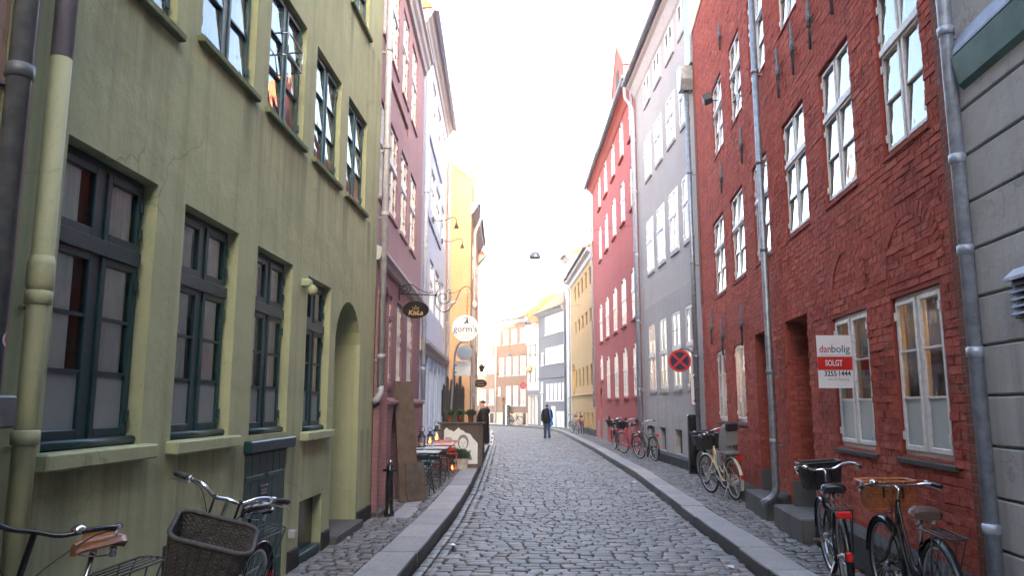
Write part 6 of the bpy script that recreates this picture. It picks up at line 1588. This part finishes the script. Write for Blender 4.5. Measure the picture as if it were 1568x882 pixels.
def legs_cloth(t, legs, mat, k, r=(.1, .088, .07, .062), top=1.0):
    b = MB(); loft(b, dense([(.80, .1, .15, 0), (.86, .125, .17, 0), (.94, .125, .165, 0), (top, .11, .15, 0)], 3), 20, .01, 2)
    for s, L in zip((1, -1), legs):
        kn, an = Vector(L[0]), Vector(L[2]); hp = Vector((0, s * .085, .9))
        P = smooth_path([tuple(hp), tuple(hp.lerp(kn, .5)), tuple(kn), tuple(kn.lerp(an, .5)), tuple(an + Vector((-.005, 0, -.02)))], 6); n = len(P)
        b.tube(P, [(.098 - .035 * i / n) * (1 + .03 * math.sin(i * 1.1 + s) + (.05 * math.sin(i * 2.2) if i > n * .75 else 0)) for i in range(n)], 14)
    b.xf(Matrix.Scale(k, 4)); return b.build('trousers', mat, t)
def shoes(t, legs, mat, k):
    for s, L in zip((1, -1), legs):
        a, b_ = Vector(L[2]), Vector(L[3]); V, Ed, Rd = [], [], []
        d = (b_ - a); chain(V, Ed, Rd, [tuple(a - Vector((.03, 0, .02))), tuple(a + d * .5), tuple(b_)], [.045, .045, .034])
        skin_mesh('shoe', [tuple(Vector(v) * k) for v in V], Ed, Rd, mat, t)
# man walking away down the middle of the street
k = .985
LG = [[(.12, .085, .5), (.16, .08, .09), (.165, .08, .07), (.28, .085, .035)], [(.02, -.085, .5), (-.26, -.08, .16), (-.275, -.08, .13), (-.2, -.085, .03)]]
LG = [[L[0], L[1], L[2], L[3]] for L in LG]
AR = [[(-.04, .235, 1.13), (.06, .225, .88)], [(.03, -.235, 1.13), (.1, -.215, .9)]]
m = person('man in a black jacket and jeans walking away with a bright blue shoulder bag', (1.72, 37.9, camber(1.72, 37.9)), R(93), LG, AR, 1.69)
legs_cloth(m, LG, M['jeans'], k); shoes(m, LG, M['shoe'], k)
b = MB(); loft(b, dense([(.76, .14, .195, -.01), (.9, .142, .2, -.005), (1.05, .135, .19, 0), (1.2, .14, .2, -.005), (1.32, .132, .21, -.01), (1.395, .112, .19, -.01), (1.44, .09, .135, -.008), (1.48, .072, .082, .0), (1.515, .066, .07, .008)], 5), 26, .014, 5); sleeves(b, AR, (.085, .07, .056)); b.xf(Matrix.Scale(k, 4)); b.build('jacket', M['jacket'], m)
V, Ed, Rd = [], [], []; chain(V, Ed, Rd, [(-.035, 0, 1.575), (-.022, 0, 1.64), (-.012, 0, 1.695)], [(.072, .062), (.086, .082), (.06, .055)]); skin_mesh('hair', [tuple(Vector(v) * k) for v in V], Ed, Rd, M['hair'], m)
bg_ = thing('shoulder_bag', 'bright blue messenger bag hanging at the walking man’s right hip', 'bag', (1.72, 37.9, camber(1.72, 37.9)), R(93))
V, Ed, Rd = [], [], []; chain(V, Ed, Rd, [(-.12, -.2, .9), (-.12, -.22, .75), (-.12, -.2, .64)], [(.14, .08), (.18, .1), (.15, .09)]); skin_mesh('bag_body', V, Ed, Rd, M['bluebag'], bg_)
b = MB(); b.bar((-.2, -.3, .84), (-.21, -.13, .74), .03, .012); b.build('bag_stripe', M['plasticbag'], bg_)
b = MB(); b.tube(smooth_path([(-.14, -.22, .9), (-.165, -.16, 1.12), (-.14, -.12, 1.35), (-.03, -.12, 1.46), (.1, -.1, 1.36), (.15, .05, 1.1)], 5), .034, 6); b.build('strap', M['bluebag'], bg_)
# woman in dark puffy coat standing on the kerb, seen from the side
k = .985
LG = [[(.03, .08, .5), (.0, .08, .09), (.005, .08, .07), (.12, .085, .03)], [(.04, -.08, .5), (.02, -.08, .09), (.025, -.08, .07), (.14, -.085, .03)]]
AR = [[(-.02, .27, 1.14), (.02, .26, .9)], [(.0, -.26, 1.14), (.1, -.24, .92)]]
w = person('woman in black beanie and long black puffy coat standing behind the poster stand', (-.86, 22.7, PZ), R(184), LG, AR, 1.69)
legs_cloth(w, LG, M['navy'], k); shoes(w, LG, M['black'], k)
rings = dense([(.5, .2, .225, 0), (.62, .205, .23, 0), (.85, .2, .225, 0), (1.05, .192, .215, 0), (1.22, .185, .215, -.005), (1.33, .165, .21, -.01), (1.4, .135, .19, -.01), (1.45, .105, .13, -.008), (1.49, .085, .09, 0)], 8)
rings = [(z, rx * (1 + .022 * abs(math.sin(z * 34))), ry * (1 + .022 * abs(math.sin(z * 34))), o) for z, rx, ry, o in rings]
b = MB(); loft(b, rings, 28, .008, 9); sleeves(b, AR, (.1, .088, .068), .035); b.xf(Matrix.Scale(k, 4)); b.build('coat', M['coat'], w)
b = MB()
for i in range(26):
    a_ = 2 * math.pi * i / 26; b.v.append((0, 0, 0)) if False else None
pts = [(.095 * math.cos(2 * math.pi * i / 22) - .035, .105 * math.sin(2 * math.pi * i / 22), 1.455 + .035 * -math.cos(2 * math.pi * i / 22)) for i in range(22)]
b.tube(pts, [.04 + .008 * math.sin(i * 2.1) for i in range(22)], 9, closed=True); b.build('fur_collar', M['fur'], w)
b = MB(); b.lathe([(.01, -.1), (.07, -.08), (.1, -.02), (.09, .05), (.03, .08)], (-.12, 0, 1.40), 14); b.build('hood', M['coat'], w)
V, Ed, Rd = [], [], []; chain(V, Ed, Rd, [(-.005, 0, 1.63), (-.005, 0, 1.69), (-.015, 0, 1.735)], [(.1, .098), (.092, .09), (.045, .045)]); skin_mesh('beanie', [tuple(Vector(v) * k) for v in V], Ed, Rd, M['knit'], w)
pb = thing('carrier_bag', 'white plastic carrier bag with blue print hanging beside the woman', 'bag', (-.75, 22.75, PZ + .42), R(4))
b = MB(); b.prism([(-.19, 0), (.19, 0), (.21, .22), (.19, .4), (-.18, .4), (-.21, .2)], -.05, .05, 'y'); b.build('bag_body', M['plasticbag'], pb)
b = MB(); b.tube(smooth_path([(-.14, 0, .4), (-.1, 0, .52), (0, 0, .55), (.1, 0, .52), (.14, 0, .4)], 4), .007, 5); b.build('handle', M['plasticbag'], pb)
b = MB()
for i in range(9): b.disc((-.14 + .14 * (i % 3) + .02 * (i // 3), 0, .08 + .12 * (i // 3)), .03, .025, -.053, -.05, 10)
b.build('bag_print', M['bluebagdot'], pb)

# scraps of paper by the kerbs
for x, y, rz in ((2.72, 17.3, .4), (2.3, 8.35, 1.2), (-.72, 9.6, 2.0)):
    b = MB(); b.v = [(-.05, -.035, 0), (.05, -.03, .012), (.045, .04, .004), (-.04, .035, .016), (0, 0, .022)]
    for i in range(4): b.face((i, (i + 1) % 4, 4))
    o = b.build('paper_scrap', M['plasticbag'], None, (x, y, camber(x, y) + .012), (0, 0, rz)); tag(o, {2.72: 'scrap of white paper by the right kerb near the no stopping sign', 2.3: 'scrap of white paper by the right kerb in the foreground', -.72: 'scrap of white paper by the left kerb gutter'}[x], 'litter', 'paper scraps in the gutters')

# thin sunlit air that bleaches the far end of the street
hz, t_, b_ = nt("evening air"); t_.nodes.remove(b_); pv_ = t_.nodes.new("ShaderNodeVolumePrincipled")
pv_.inputs["Color"].default_value = (1, .96, .9, 1); pv_.inputs["Density"].default_value = .0016; pv_.inputs["Anisotropy"].default_value = 0
t_.links.new(pv_.outputs[0], t_.nodes["Material Output"].inputs["Volume"])
b = MB(); b.box(-265, 265, -265, 265, -1.15, 21.6); b.build('haze', hz, None, kind='stuff')
